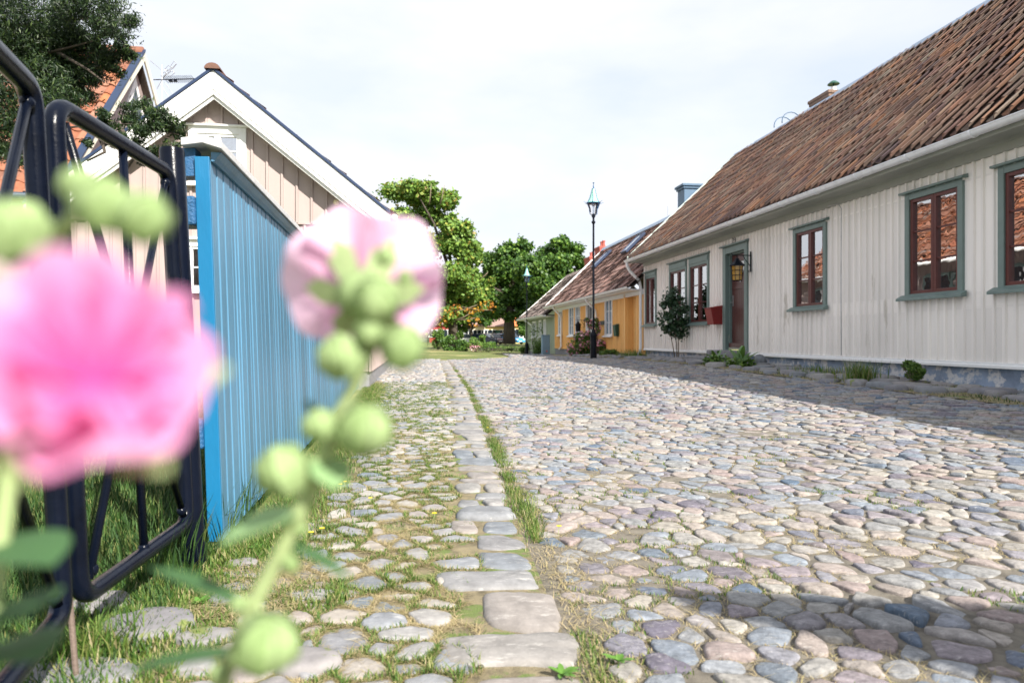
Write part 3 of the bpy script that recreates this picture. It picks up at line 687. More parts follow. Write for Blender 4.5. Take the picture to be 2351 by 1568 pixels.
# --- white house
wh = empty('white_house', (6.94, 0, 0), 'long white boarded house with brown tiled roof and brown windows on the right', 'house', RZ)
X0, X1 = .6, S(1479)
wins = [(S(1507), S(1481.7), 1.28, 2.88, .10, 'white outer'), (S(1577), S(1537), 1.25, 2.93, .14, ''), (S(1628), S(1582.6), 1.25, 2.93, .14, ''),
        (S(1898.6)+0, S(1823), 1.42, 2.90, 0, ''), (S(2214), S(2080.5), 1.46, 2.93, 0, ''), (S(2295)-1.08, S(2295), 1.46, 2.93, 0, ''), (S(2295)-3.3, S(2295)-2.2, 1.46, 2.93, 0, '')]
dx0, dx1, dz0, dz1 = S(1717.6), S(1662), .62, 2.94
opens = [(a+.03, b-.03, c+.02, d-.02) for a, b, c, d, e, f in wins]+[(dx0+.03, dx1-.03, .5, dz1-.03)]
mb = MB(); cladding(mb, X0, X1, .56, 3.22, opens, .150, .038, .030)
mb.box(X1-.12, X1, .0, .03, .56, 3.2); mb.box(X1-.05, X1, -6.3, -.05, .56, 3.2)     # corner board and far end wall
mb.build('wall', M['white'], wh)
mb = MB(); mb.box(X0, dx0, .0, .035, .55, .61); mb.prism([(0, .61), (.055, .575), (.055, .54), (0, .54)], 'x', X0, dx0); mb.prism([(0, .61), (.055, .575), (.055, .54), (0, .54)], 'x', dx1, X1)
mb.build('drip_board', M['trim'], wh, bevel=.004)
mb = MB()
n = 90; xs_ = np.linspace(X0, X1, n)
vs = []; 
for x in xs_:
    for k, z in enumerate((-.3, .2, .4, .535)):
        vs.append((x, -.035+.03*mnoise.noise(Vector((x*2.2, z*3, 1)))+(.05 if k < 2 else 0), z))
mb.add(vs, [(i*4+k, (i+1)*4+k, (i+1)*4+k+1, i*4+k+1) for i in range(n-1) for k in range(3)])
mb.build('plinth', M['plinth'], wh, True)
for a, b, c, d, hb, f in wins:
    window(wh, a, b, c, d, M['green'], M['sash'], .085, 2, 3, headbox=hb, label=None)
# door
dr = MB(); dr.box(dx0, dx0+.13, -.05, .04, dz0, dz1); dr.box(dx1-.13, dx1, -.05, .04, dz0, dz1); dr.box(dx0+.13, dx1-.13, -.05, .037, dz1-.15, dz1)
dr.prism([(0, dz1), (.11, dz1), (.11, dz1+.03), (0, dz1+.06)], 'x', dx0-.07, dx1+.07)
dr.box(dx0+.13, dx0+.16, -.16, -.05, dz0+.1, dz1-.15); dr.box(dx1-.16, dx1-.13, -.16, -.05, dz0+.1, dz1-.15); dr.box(dx0+.16, dx1-.16, -.16, -.05, dz1-.18, dz1-.15)
de = dr.build('door', M['green'], wh, bevel=.005)
mb = MB(); a, b = dx0+.16, dx1-.16; mz = 2.02
mb.box(a, b, -.15, -.11, .80, dz1-.19); mb.box(a+.02, b-.02, -.11, -.095, mz-.03, mz+.03)
for k in range(9):
    x = a+.05+k*(b-a-.1)/9; mb.box(x, x+(b-a-.1)/9-.008, -.11, -.101, .86, mz-.04)
mb.build('leaf', M['door'], de, bevel=.003)
mb = MB(); mb.prism([((a+b)/2, 2.13), (b-.14, 2.58), (a+.14, 2.58)], 'y', -.102, -.095); mb.build('diamond_pane', M['curtain'], de)
mb = MB(); mb.box(a-.0, b, -.14, -.03, .70, .80); mb.build('threshold', M['door'], de, bevel=.006)
mb = MB(); mb.box(b-.10, b-.06, -.105, -.09, 1.62, 1.86); mb.tube([(b-.08, -.095, 1.70), (b-.08, -.04, 1.70), (b-.19, -.03, 1.70)], .009, 8); mb.build('handle', M['steel'], de, 'auto')
# steps
st = MB(); st.box(dx0-.05, dx1+.12, 0.03, .38, .1, .64); st.box(dx0+.1, dx1+.45, .38, .78, .1, .50)
tag(st.build('door_steps', M['stone'], wh, bevel=.02), None)
# roof
YE, ZE, YR = .44, 3.30, -3.15; ZR0, ZR1 = 6.98, 6.72
tl = tiles('roof', wh, X0-.3, X1+.28, YE, ZE+.06, YR, ZR0, M['tile'], .19, .36, .066, .014, zr1=ZR1)
mb = MB(); mb.prism([(YE-.06, ZE-.03), (YE-.06, ZE), (YR, ZR1-.09), (-6.75, ZE), (-6.75, ZE-.03), (YR, ZR1-.2)], 'x', X0-.2, X1+.15); mb.build('roof_boarding', M['bark'], wh)
mb = MB()
for k in range(16):
    xa = X0-.3+k*(X1-X0+.58)/16; xb = xa+(X1-X0+.58)/16+.02; q = (k+.5)/16; z = ZR0+(ZR1-ZR0)*q
    mb.add([(x, y, zz) for x in (xa, xb) for y, zz in ((YR+.17, z-.10), (YR+.10, z+.02), (YR, z+.07), (YR-.12, z+.0), (YR-.17, z-.12))], [(i, i+1, 6+i, 5+i) for i in range(4)])
mb.build('ridge_capping', M['ridge'], wh)
mb = MB(); mb.prism([(YE+.02, ZE-.02), (YE+.02, ZE+.13), (YR, ZR1+.09), (YR, ZR1-.12)], 'x', X1+.27, X1+.31); mb.prism([(YE-.02, ZE+.10), (YE-.02, ZE+.14), (YR, ZR1+.10), (YR, ZR1+.06)], 'x', X1+.18, X1+.33)
mb.build('barge_board', mat('pale_green_barge', (.60, .68, .62), .5, .08), wh)
mb = MB(); mb.box(X0-.2, X1+.2, 0, YE-.03, ZE-.08, ZE-.05); mb.box(X0, X1, .0, .05, ZE-.20, ZE-.08); mb.prism([(.05, ZE-.10), (.10, ZE-.08), (.0501, ZE-.08)], 'x', X0, X1); mb.box(X0-.2, X1+.2, YE-.05, YE-.02, ZE-.10, ZE+.04)
mb.build('soffit', M['soffit'], wh)
gutter(wh, X0-.3, X1+.33, YE+.05, ZE-.0, M['gutter'])
mb = MB(); gx = X1+.2
mb.tube([(gx, YE+.05, ZE-.06), (gx, YE+.05, ZE-.16), (gx-.03, YE-.02, ZE-.32), (gx-.1, .14, ZE-.62), (gx-.12, .10, ZE-.85), (gx-.12, .10, .62), (gx-.12, .12, .48), (gx-.12, .24, .36)], .048, 12)
mb.build('downpipe', M['trim'], wh, True)
# house number 29
nx = S(1688); nzv = Zp(1688, 550)
pl = MB().box(nx-.085, nx+.085, .024, .036, nzv-.16, nzv+.13).build('number_plate', M['paper'], wh, bevel=.003)
MB().box(nx-.072, nx+.072, .0362, .0372, nzv+.085, nzv+.095).box(nx-.072, nx+.072, .0362, .0372, nzv-.125, nzv-.115).box(nx-.072, nx-.062, .0362, .0372, nzv-.115, nzv+.085).box(nx+.062, nx+.072, .0362, .0372, nzv-.115, nzv+.085).build('border', M['ink'], pl)
def text(body, size, parent, loc, rot, m, name='numeral'):
    cu = bpy.data.curves.new(name, 'FONT'); cu.body = body; cu.size = size; cu.align_x = 'CENTER'; cu.extrude = .001
    tmp = bpy.data.objects.new(name, cu); COL.objects.link(tmp); bpy.context.view_layer.update()
    me = bpy.data.meshes.new_from_object(tmp.evaluated_get(bpy.context.evaluated_depsgraph_get())); bpy.data.objects.remove(tmp)
    me.materials.clear(); o = link(name, me, m, parent); o.location = loc; o.rotation_euler = rot; return o
text('29', .19, pl, (nx, .040, nzv-.085), (R(90), 0, R(180)), M['ink'])
# electricity cable line on the wall
mb = MB(); cxx = S(1935); mb.tube([(cxx, .035, .62), (cxx, .04, 1.8), (cxx, .035, 3.02), (cxx+.04, .06, 3.1), (cxx+.3, .08, 3.11)], .008, 6); mb.build('wall_cable', mat('painted_cable', (.45, .45, .45), .5), wh, True)
# blue-grey sheet chimney on the far end of the ridge
def chimney(root, x, y, z0, z1, wx, wy, m, cap=.07, pot=None, name='chimney'):
    mb = MB(); mb.box(x-wx/2, x+wx/2, y-wy/2, y+wy/2, z0, z1-.16)
    mb.box(x-wx/2-cap*.5, x+wx/2+cap*.5, y-wy/2-cap*.5, y+wy/2+cap*.5, z1-.16, z1-.08); mb.box(x-wx/2-cap, x+wx/2+cap, y-wy/2-cap, y+wy/2+cap, z1-.08, z1)
    c = mb.build(name, m, root, bevel=.008)
    if pot == 'pipe':
        MB().lathe([(.07, z1), (.07, z1+.25)], 14, (x, y, 0)).build('flue', M['gutter'], c, 'auto')
        MB().lathe([(.0, z1+.42), (.07, z1+.40), (.15, z1+.33), (.15, z1+.315), (.02, z1+.33), (.02, z1+.25), (0, z1+.25)], 14, (x, y, 0)).build('flue_cap', M['boxgreen'], c, 'auto')
    if pot == 'pots':
        for k in (-1, 1): MB().lathe([(.09, z1), (.07, z1+.25), (.09, z1+.26), (.09, z1+.33), (.0, z1+.35)], 12, (x+k*wx*.2, y, 0)).build('chimney_pot', m, c, 'auto')
    return c
chimney(wh, 17.6, -3.95, 5.4, Zp(1885, 233, 10.9)-.05, .85, .8, M['brick'], .05, 'pipe')
mb = MB()
for k in (0, .42):
    x = 18.9-k; mb = MB(); mb.tube([(x, YR+.15, 6.80)]+[(x-.0, YR-.12+.27*math.cos(a), 6.86+.25*math.sin(a)) for a in np.linspace(0, math.pi, 9)]+[(x, YR-.4, 6.6)], .014, 7); mb.build('roof_ladder_hoop', M['bluemetal'], wh, True)

# --- yellow house
yh = empty('yellow_house', (6.94, 0, 0), 'yellow boarded house with white windows between the white and the green house', 'house', RZ)
A0, A1 = X1+.02, S(1274)
yw = [(S(1290.6), S(1282), 712, 770.6, 1286), (S(1317), S(1306), 703, 772, 1311), (S(1332), S(1321), 700, 772, 1326), (S(1406), S(1389), 683, 772, 1397)]
yo = []; ywin = []
for a, b, p0, p1, pm in yw: z1, z0 = Zp(pm, p0), Zp(pm, p1); ywin.append((a, b, z0, z1)); yo.append((a+.03, b-.03, z0+.02, z1-.02))
d2 = (S(1363), S(1346), .5, Zp(1355, 690)); d3 = (S(1463), S(1437.5), .40, Zp(1450, 671))
mb = MB(); cladding(mb, A0, A1, .42, 2.42, yo+[(d2[0]+.03, d2[1]-.03, .4, d2[3]-.02), (d3[0], d3[1], .3, d3[3])], .17, .05, .022)
mb.box(A1-.1, A1, 0, .03, .42, 2.4); mb.box(A1-.05, A1, -6, -.05, .42, 2.4); mb.box(d3[1], d3[1]+.16, 0, .05, .4, 2.42)
mb.box(A0, A1-.1, 0, .04, .40, .45)
mb.build('wall', M['yellow'], yh)
MB().box(A0, A1, -.06, -.01, -.4, .41).build('plinth', M['stone'], yh)
for a, b, z0, z1 in ywin: window(yh, a, b, z0, z1, M['trim'], M['trim'], .055, 2, 3, pane='panefar', head=False, curtain=False)
f = MB(); f.box(d2[0], d2[0]+.1, -.05, .04, .5, d2[3]); f.box(d2[1]-.1, d2[1], -.05, .04, .5, d2[3]); f.box(d2[0]+.1, d2[1]-.1, -.05, .037, d2[3]-.1, d2[3])
f = f.build('door', M['trim'], yh); f['label'] = 'white framed glazed door'
mb = MB(); q = (d2[0]+d2[1])/2; mb.box(d2[0]+.1, d2[1]-.1, -.12, -.08, .5, 1.2)
for xx in (d2[0]+.1, q-.03, d2[1]-.16): mb.box(xx, xx+.06, -.12, -.08, 1.2, d2[3]-.1)
for zz in (1.2, 1.65, d2[3]-.16): mb.box(d2[0]+.16, d2[1]-.16, -.115, -.085, zz, zz+.05)
mb.build('leaf', M['trim'], f); MB().box(d2[0]+.12, d2[1]-.12, -.105, -.095, 1.2, d2[3]-.12).build('pane', M['carglass'], f)
f = MB(); z = .42
while z < d3[3]-.12: f.box(d3[0]+.1, d3[1]-.06, -.24, -.2, z, z+.112); z += .12
f.box(d3[0], d3[0]+.1, -.25, .02, .38, d3[3]); f.box(d3[1]-.06, d3[1], -.25, -.01, .38, d3[3]); f.box(d3[0]+.1, d3[1]-.06, -.25, -.245, .38, d3[3])
f = f.build('door', M['yellow'], yh, bevel=.004); f['label'] = 'recessed yellow plank door'
mb = MB(); hx = d3[0]+.35; mb.tube([(hx, -.2, 1.45), (hx, -.15, 1.42), (hx+.03, -.14, 1.3), (hx, -.15, 1.15), (hx, -.2, 1.12)], .012, 6); mb.box(hx-.03, hx+.03, -.2, -.19, 1.6, 1.72); mb.build('handle', M['iron'], f, True)
YZE, YZR = 2.48, 5.50; yyr = -2.62
tiles('roof', yh, A0-.0, A1+.3, YE, YZE+.05, yyr, YZR, M['tilefar'], .26, .33, .018, .022, jit=1.0)
MB().prism([(YE-.06, YZE-.04), (YE-.06, YZE), (yyr, YZR-.09), (-5.7, YZE), (yyr, YZR-.2)], 'x', A0, A1+.2).build('roof_boarding', M['bark'], yh)
mb = MB(); mb.add([(x, y, zz) for x in (A0, A1+.3) for y, zz in ((yyr+.2, YZR-.12), (yyr+.1, YZR+.04), (yyr, YZR+.10), (yyr-.1, YZR+.04), (yyr-.2, YZR-.12))], [(i, i+1, 6+i, 5+i) for i in range(4)]); mb.build('ridge_capping', M['ridge'], yh)
mb = MB(); mb.prism([(YE+.02, YZE-.04), (YE+.02, YZE+.1), (yyr, YZR+.08), (yyr, YZR-.12)], 'x', A1+.29, A1+.34); mb.build('barge_board', M['trim'], yh)
mb = MB(); mb.box(A0, A1+.2, 0, YE-.02, YZE-.10, YZE-.06); mb.box(A0, A1, 0, .05, YZE-.22, YZE-.10); mb.build('soffit', M['trim'], yh)
gutter(yh, A0, A1+.35, YE+.05, YZE, M['trim'], r=.07)
for px in (1291, 1372):
    x = S(px); MB().tube([(x, YE+.04, YZE-.06), (x, YE, YZE-.16), (x-.05, .12, YZE-.5), (x-.06, .09, YZE-.65), (x-.06, .09, .5), (x-.06, .2, .36)], .045, 10).build('downpipe', M['trim'], yh, True)
def skylight(root, x, f, ye, ze, yr, zr, wx=.55, L=.9):
    y, z = ye+(yr-ye)*f, ze+(zr-ze)*f; dl = math.hypot(yr-ye, zr-ze); d = Vector((0, (yr-ye)/dl, (zr-ze)/dl)); n = Vector((0, -d.z*(1 if yr > ye else -1), abs(d.y)))
    Mx = Matrix((Vector((1, 0, 0)), d, n)).transposed().to_4x4(); Mx.translation = Vector((x, y, z))+n*.05
    k = MB(); k.box(-wx/2, -wx/2+.06, 0, L, 0, .10, Mx); k.box(wx/2-.06, wx/2, 0, L, 0, .10, Mx); k.box(-wx/2+.06, wx/2-.06, 0, .06, 0, .10, Mx); k.box(-wx/2+.06, wx/2-.06, L-.06, L, 0, .10, Mx)
    k = k.build('skylight', M['darkblue'], root); MB().box(-wx/2+.05, wx/2-.05, .05, L-.05, .04, .07, Mx).build('pane', mat('sky_pane', (.62, .70, .78), .12, 0, spec=1), k)
skylight(yh, S(1452, 8.6), .60, YE, YZE, yyr, YZR, .75, 1.1); skylight(yh, S(1376, 8.4), .55, YE, YZE, yyr, YZR, .7, 1.1)
chimney(yh, 24.3, -2.75, 4.6, 6.36, .62, .66, M['bluemetal'], .09)
chimney(yh, S(1376, 9.7), -3.0, 4.8, Zp(1376, 570, 9.9), 1.0, .6, M['redmetal'], .04, 'pots')
MB().box(S(1389), S(1379), .03, .06, Zp(1384, 746), Zp(1384, 737)).build('name_board', M['iron'], yh)
MB().tube([(26.3, -2.7, 5.5), (26.3, -2.7, 6.0)], .02, 6).build('vent_rod', M['steel'], yh)

# --- pale green house
gh = empty('green_house', (6.94, 0, 0), 'low pale green boarded house at the far end of the row', 'house', RZ)
E0, E1 = A1+.02, S(1205)
gw = [(S(1230.5), S(1222), .95, 1.92), (S(1243), S(1237), .95, 1.95), (S(1253.5), S(1248), .95, 1.95)]
mb = MB(); cladding(mb, E0, E1, .1, 2.05, [(a+.03, b-.03, c+.02, d-.02) for a, b, c, d in gw], .24, .05, .02); mb.box(E1-.05, E1, -6, -.05, .1, 2.05); mb.build('wall', M['ygreen'], gh)
MB().box(E0, E1, -.06, -.01, -.6, .1).build('plinth', M['stone'], gh)
for a, b, c, d in gw: window(gh, a, b, c, d, M['trim'], M['trim'], .09, 2, 2, pane='panefar', head=False, curtain=False)
GE, GR, gyr = 2.10, 4.97, -2.8
tiles('roof', gh, E0+.32, E1+.3, YE, GE+.04, gyr, GR, M['tilegrey'], .28, .36, .02, .03, jit=1.5)
MB().prism([(YE-.06, GE-.04), (YE-.06, GE), (gyr, GR-.09), (-6, GE), (gyr, GR-.2)], 'x', E0+.33, E1+.2).build('roof_boarding', M['bark'], gh)
MB().add([(x, y, zz) for x in (E0+.32, E1+.3) for y, zz in ((gyr+.2, GR-.12), (gyr, GR+.08), (gyr-.2, GR-.12))], [(0, 1, 4, 3), (1, 2, 5, 4)]).build('ridge_capping', M['tilegrey'], gh)
MB().prism([(YE+.02, GE-.04), (YE+.02, GE+.08), (gyr, GR+.07), (gyr, GR-.1)], 'x', E1+.29, E1+.34).build('barge_board', M['trim'], gh)
MB().box(E0+.3, E1+.2, 0, YE-.02, GE-.08, GE-.05).build('soffit', M['trim'], gh)
gutter(gh, E0+.35, E1+.35, YE+.05, GE, M['trim'], r=.075)
MB().tube([(S(1219), YE, GE-.06), (S(1224), .12, GE-.4), (S(1224), .1, GE-.5), (S(1224), .1, .2)], .05, 8).build('downpipe', M['trim'], gh, True)
chimney(gh, S(1348, 9.6)+.4, -3.1, 4.4, Zp(1348, 590, 9.7), 1.3, .6, M['redmetal'], .04, 'pots')
# red roofed house behind the green one
rh = empty('red_roofed_house', (6.94, 0, 0), 'house with bright red roof edge glimpsed behind the green house roof', 'house', RZ)
MB().box(E1+2.0, E1+9, -9, -3.2, -.2, 3.2).build('wall', M['ygreen'], rh)
MB().prism([(-2.8, 3.1), (-6.1, 5.6), (-9.4, 3.1)], 'x', E1+1.8, E1+9.2).build('roof', M['redmetal'], rh)

# ------------------------------------------------------------------ pink-beige gable house on the left
RL = math.atan(SK)
ph = empty('beige_house', (-5.15, 12, 0), 'beige boarded gable house with white barge boards left of the street', 'house', RL)
sl = .80; zap = 5.50; HW = 2.62; LEN = 12.5
ztop = lambda x: zap-.30-sl*abs(x)
uw = (-.50, .47, 3.58, 4.60); lw = (-.60, .62, 1.72, 2.62)
mb = MB()
def gboards(x0, x1, z0, opens, step, y, bw=.045, bt=.03, top=None):
    # vertical boards of the gable wall (outer face at y, outward = -y)
    xs = sorted(set([x0, x1, 0]+[v for o in opens for v in o[:2]]))
    for a, b in zip(xs, xs[1:]):
        if b <= a: continue
        cuts = [o for o in opens if o[0] < (a+b)/2 < o[1]]
        lo = z0
        for o in sorted(cuts, key=lambda o: o[2]):
            if o[2] > lo: mb.box(a, b, y, y+.05, lo, o[2])
            lo = o[3]
        ta, tb = (ztop(a), ztop(b)) if top is None else (top, top)
        mb.prism([(a, lo), (b, lo), (b, tb), (a, ta)], 'y', y, y+.05)
    x = x0+step/2
    while x < x1:
        iv = [(z0, ztop(x)+.02 if top is None else top)]
        for o in opens:
            if o[0]-bw < x < o[1]+bw: iv = [p for (c, d) in iv for p in ((c, min(d, o[2])), (max(c, o[3]), d)) if p[1]-p[0] > .01]
        for c, d in iv: mb.prism([(x-bw/2, y), (x+bw/2, y), (x+bw*.4, y-bt), (x-bw*.4, y-bt)], 'z', c, d)
        x += step
gboards(-HW, HW, 2.95, [uw], .255, -.03)
gboards(-HW, HW, .3, [lw], .19, 0, top=2.95)
mb.box(HW-.05, HW, .05, LEN, .3, 3.45); mb.box(-HW, -HW+.05, .05, LEN, .3, 3.45); mb.box(-HW, HW, LEN-.05, LEN, .3, 3.4)
x = .3
while x < LEN: mb.box(HW, HW+.02, x, x+.045, .3, 3.3); x += .2
mb.box(-HW, HW, -.045, .0, 2.93, 2.97)
mb.build('wall', M['beige'], ph)
MB().box(-HW+.03, HW-.03, .03, LEN, -.1, .3).build('plinth', M['stone'], ph)
window(ph, *uw[:2], uw[2], uw[3], M['trim'], M['trim'], .12, 2, 3, y=-.03, d=-1)
window(ph, *lw[:2], lw[2], lw[3], M['trim'], M['trim'], .11, 3, 2, y=0, d=-1)
for yy in (2.2, 5.0, 8.0, 10.6):
    w = MB().box(HW+.0, HW+.04, yy-.55, yy+.55, 1.3, 2.75).build('window', M['green'], ph); MB().box(HW+.04, HW+.045, yy-.45, yy+.45, 1.4, 2.65).build('pane', M['carglass'], w)
    MB().box(HW+.045, HW+.06, yy-.03, yy+.03, 1.4, 2.65).box(HW+.045, HW+.06, yy-.45, yy-.03, 1.98, 2.04).box(HW+.045, HW+.06, yy+.03, yy+.45, 1.98, 2.04).build('sash', M['trim'], w)
for sgn in (1, -1):
    def rk(m_, name, off, dep, y0, y1):
        mb = MB(); X = 2.98*sgn
        mb.prism([(0, zap-off), (X, zap-off-sl*2.98), (X, zap-off-dep-sl*2.98+.0), (0, zap-off-dep)], 'y', y0, y1); return mb.build(name, m_, ph, bevel=.004)
    rk(M['trim'], 'barge_board', .03, .32, -.36, -.33); rk(M['trim'], 'barge_moulding', .352, .08, -.345, -.31); rk(M['trim'], 'inner_barge_board', .36, .14, -.30, -.27)
    rk(M['darkblue'], 'verge_flashing', -.035, .06, -.385, -.30)
    rk(M['trim'], 'verge_soffit', .30, .03, -.27, -.06)
    t_ = tiles('roof', ph, 0, 1, 0, 0, 1, 1, M['orange'], .5, .5) if False else None
    # tiled slope: built in a frame whose x runs along the ridge
    e = bpy.data.objects.new('roof_slope', None)
    tl = tiles('roof', ph, -.33 if sgn > 0 else -LEN-.3, LEN+.3 if sgn > 0 else .33, 3.02, zap-sl*3.02+.0, 0, zap+.0, M['orange'], .24, .34, .034)
    tl.rotation_euler = (0, 0, R(-90) if sgn > 0 else R(90)); tl.rotation_euler = (0, 0, R(90)) if sgn < 0 else (0, 0, R(-90))
    if sgn > 0: tl.scale = (-1, 1, 1); 
    else: tl.scale = (-1, 1, 1)
MB().prism([(-2.9, zap-sl*2.9-.10), (0, zap-.08), (2.9, zap-sl*2.9-.10), (0, zap-.2)], 'y', -.28, LEN+.2).build('roof_boarding', M['trim'], ph)
mb = MB(); mb.add([(.13*math.cos(a), y, zap-.02+.10*math.sin(a)) for y in (-.42, LEN+.3) for a in np.linspace(0, math.pi, 9)], [(i, i+1, 10+i, 9+i) for i in range(8)])
mb.add([(.13*math.cos(a), -.42, zap-.02+.10*math.sin(a)) for a in np.linspace(0, math.pi, 9)], [tuple(range(9))]); mb.build('ridge_tile', M['tile'], ph)
mb = MB(); mb.tube([(3.05, -.35, zap-sl*3.02-.05), (3.05, LEN+.3, zap-sl*3.02-.05)], .06, 10); mb.build('gutter', M['trim'], ph, True)
MB().ball((2.02, -.07, 3.33), .055, 10, 7, (1, .6, 1)).build('outdoor_lamp', mat('cream_globe', (.7, .62, .35), .3, 0), ph, True)

# ------------------------------------------------------------------ orange roofed house behind, far left
YL = 13.5; XL = -7.01-SK*YL
oh = empty('orange_roofed_house', (XL, YL, 0), 'taller house with orange pantile roof at the far left behind the dark yew', 'house', RL)
ze_, zr_ = 3.71, 8.15; dy = 4.09
mb = MB(); mb.box(-10, -.28, .35, .40, 0, 3.9)
mb.prism([(.35, 0), (dy*2-.35, 0), (dy*2-.35, ze_+.2), (dy, zr_-.2), (.35, ze_+.2)], 'x', -.34, -.28); mb.box(-10, -9.95, .4, dy*2-.35, 0, 3.9); mb.box(-10, -.28, dy*2-.40, dy*2-.35, 0, 3.9)
mb.build('wall', M['beige'], oh)
tiles('roof', oh, -10, -.12, 0, ze_, dy, zr_, M['orange'], .30, .40, .05, .03)
MB().prism([(.06, ze_-.06), (dy, zr_-.16), (dy*2-.06, ze_-.06), (dy*2, ze_-.1), (dy, zr_-.06), (0, ze_-.1)], 'x', -10, -.12).build('roof_boarding', M['bark'], oh)
MB().prism([(-.05, ze_-.1), (-.05, ze_+.12), (dy, zr_+.13), (dy*2+.05, ze_+.12), (dy*2+.05, ze_-.1), (dy, zr_-.12)], 'x', -.06, -.02).build('barge_board', mat('cream_barge_paint', (.66, .65, .55), .6, .1, 6, spots=((.4, .4, .38), 14, .64)), oh)
MB().prism([(-.05, ze_+.10), (-.05, ze_+.15), (dy, zr_+.17), (dy, zr_+.12)], 'x', -.17, .0).build('verge_flashing', mat('worn_blue_flashing', (.015, .03, .07), .4, .2, 5, spots=((.2, .3, .4), 7, .66)), oh)
MB().tube([(-10, dy, zr_+.1), (-.06, dy, zr_+.1)], .13, 10).build('ridge_tile', M['orange'], oh, True)
w = MB().prism([(dy-.7, zr_-1.65), (dy+.7, zr_-1.65), (dy, zr_-.55)], 'x', -.285, -.24).build('window', M['trim'], oh)
MB().prism([(dy-.42, zr_-1.52), (dy+.42, zr_-1.52), (dy, zr_-.82)], 'x', -.24, -.235).build('pane', M['carglass'], w)
MB().tube([(-10, -.05, ze_-.02), (-.05, -.05, ze_-.02)], .07, 10).build('gutter', M['darkblue'], oh, True)

# antenna
an = empty('roof_antenna', (P(372, 240, 16.8).x, 16.8, 5.0), 'thin metal aerials on a mast between the two left gables', 'antenna')
q = lambda px, py: P(px, py, 16.8)-an.location
MB().tube([(0, 0, -1.6), (0, 0, (q(372, 150)).z)], .010, 6).build('mast', M['steel'], an)
mb = MB(); a = q(352, 184); b = q(447, 182); mb.tube([a, b], .012, 6)
for k in range(15):
    c = a.lerp(b, .28+.05*k); mb.tube([c+Vector((-.04, -.1, .05)), c+Vector((.04, .1, -.05))], .007, 5)
for f in (.42, .53): c = a.lerp(b, f); mb.box(c.x-.035, c.x+.035, c.y-.03, c.y+.03, c.z-.06, c.z-.01)
mb.build('boom', M['iron'], an)
mb = MB()
for (x0, y0, w_, h_) in ((385, 158, 16, 14), (398, 150, 14, 18), (376, 172, 14, 12), (392, 170, 18, 14)):
    c = [q(x0-w_/2, y0+3), q(x0+w_*.1, y0-h_/2), q(x0+w_/2, y0-2), q(x0-w_*.1, y0+h_/2)]
    for i in range(4): mb.tube([c[i], c[(i+1) % 4]], .006, 4)
for A_, B_ in (((345, 140), (372, 163)), ((365, 190), (395, 235)), ((372, 183), (404, 148)), ((360, 205), (385, 160)), ((378, 190), (400, 222))): mb.tube([q(*A_), q(*B_)], .007, 4)
mb.build('grid_element', M['steel'], an)

# ------------------------------------------------------------------ blue plank fence
FA = math.atan2(1, -.161); fl_ = 9.3
bf = empty('plank_fence', (-1.243, 2.95, 0), 'bright blue vertical plank fence with pale grey capping board', 'fence', FA)
bf.rotation_euler = (R(-1.9), 0, FA); FH = 1.70
mb = MB(); x = .0
while x < fl_:
    w_ = random.choice((.062, .125, .11, .14, .10)); w_ = min(w_, fl_-x); d_ = random.uniform(0, .003)
    mb.prism([(x, .03), (x, d_+.006), (x+.005, d_), (x+w_-.017, d_), (x+w_-.013, d_+.006), (x+w_-.013, .03)], 'z', .035+random.uniform(-.002, .002), FH-.03); x += w_
mb.box(0, fl_, .0302, .034, .05, FH-.04)
mb.build('planks', M['blue'], bf)
MB().box(-.018, -.001, .002, .062, .03, FH-.02).build('end_board', M['blueend'], bf, bevel=.003)
MB().box(.0, fl_, .034, .06, .2, .3).box(.0, fl_, .034, .06, 1.2, 1.3).build('rail', M['bluedark'], bf)
mb = MB(); mb.prism([(-.045, FH+.002), (.0, FH+.005), (.0, FH-.038), (-.014, FH-.038), (-.024, FH-.02)], 'x', .0, fl_); mb.build('moulding', M['blue'], bf, bevel=.003)
mb = MB(); mb.prism([(-.055, FH+.006), (-.055, FH+.040), (.02, FH+.062), (.105, FH+.050), (.105, FH+.018), (.02, FH+.030)], 'x', -.05, fl_+.1); mb.build('capping', M['capgrey'], bf, bevel=.003)
mb = MB(); mb.box(-.001, .09, .062, .13, 1.60, FH+.02); mb.build('cap_block', M['bluedark'], bf)
for zz in (.43, 1.385):
    MB().box(-.035, .10, .062, .145, zz, zz+.125).build('bracket', M['bluedark'], bf, bevel=.012)

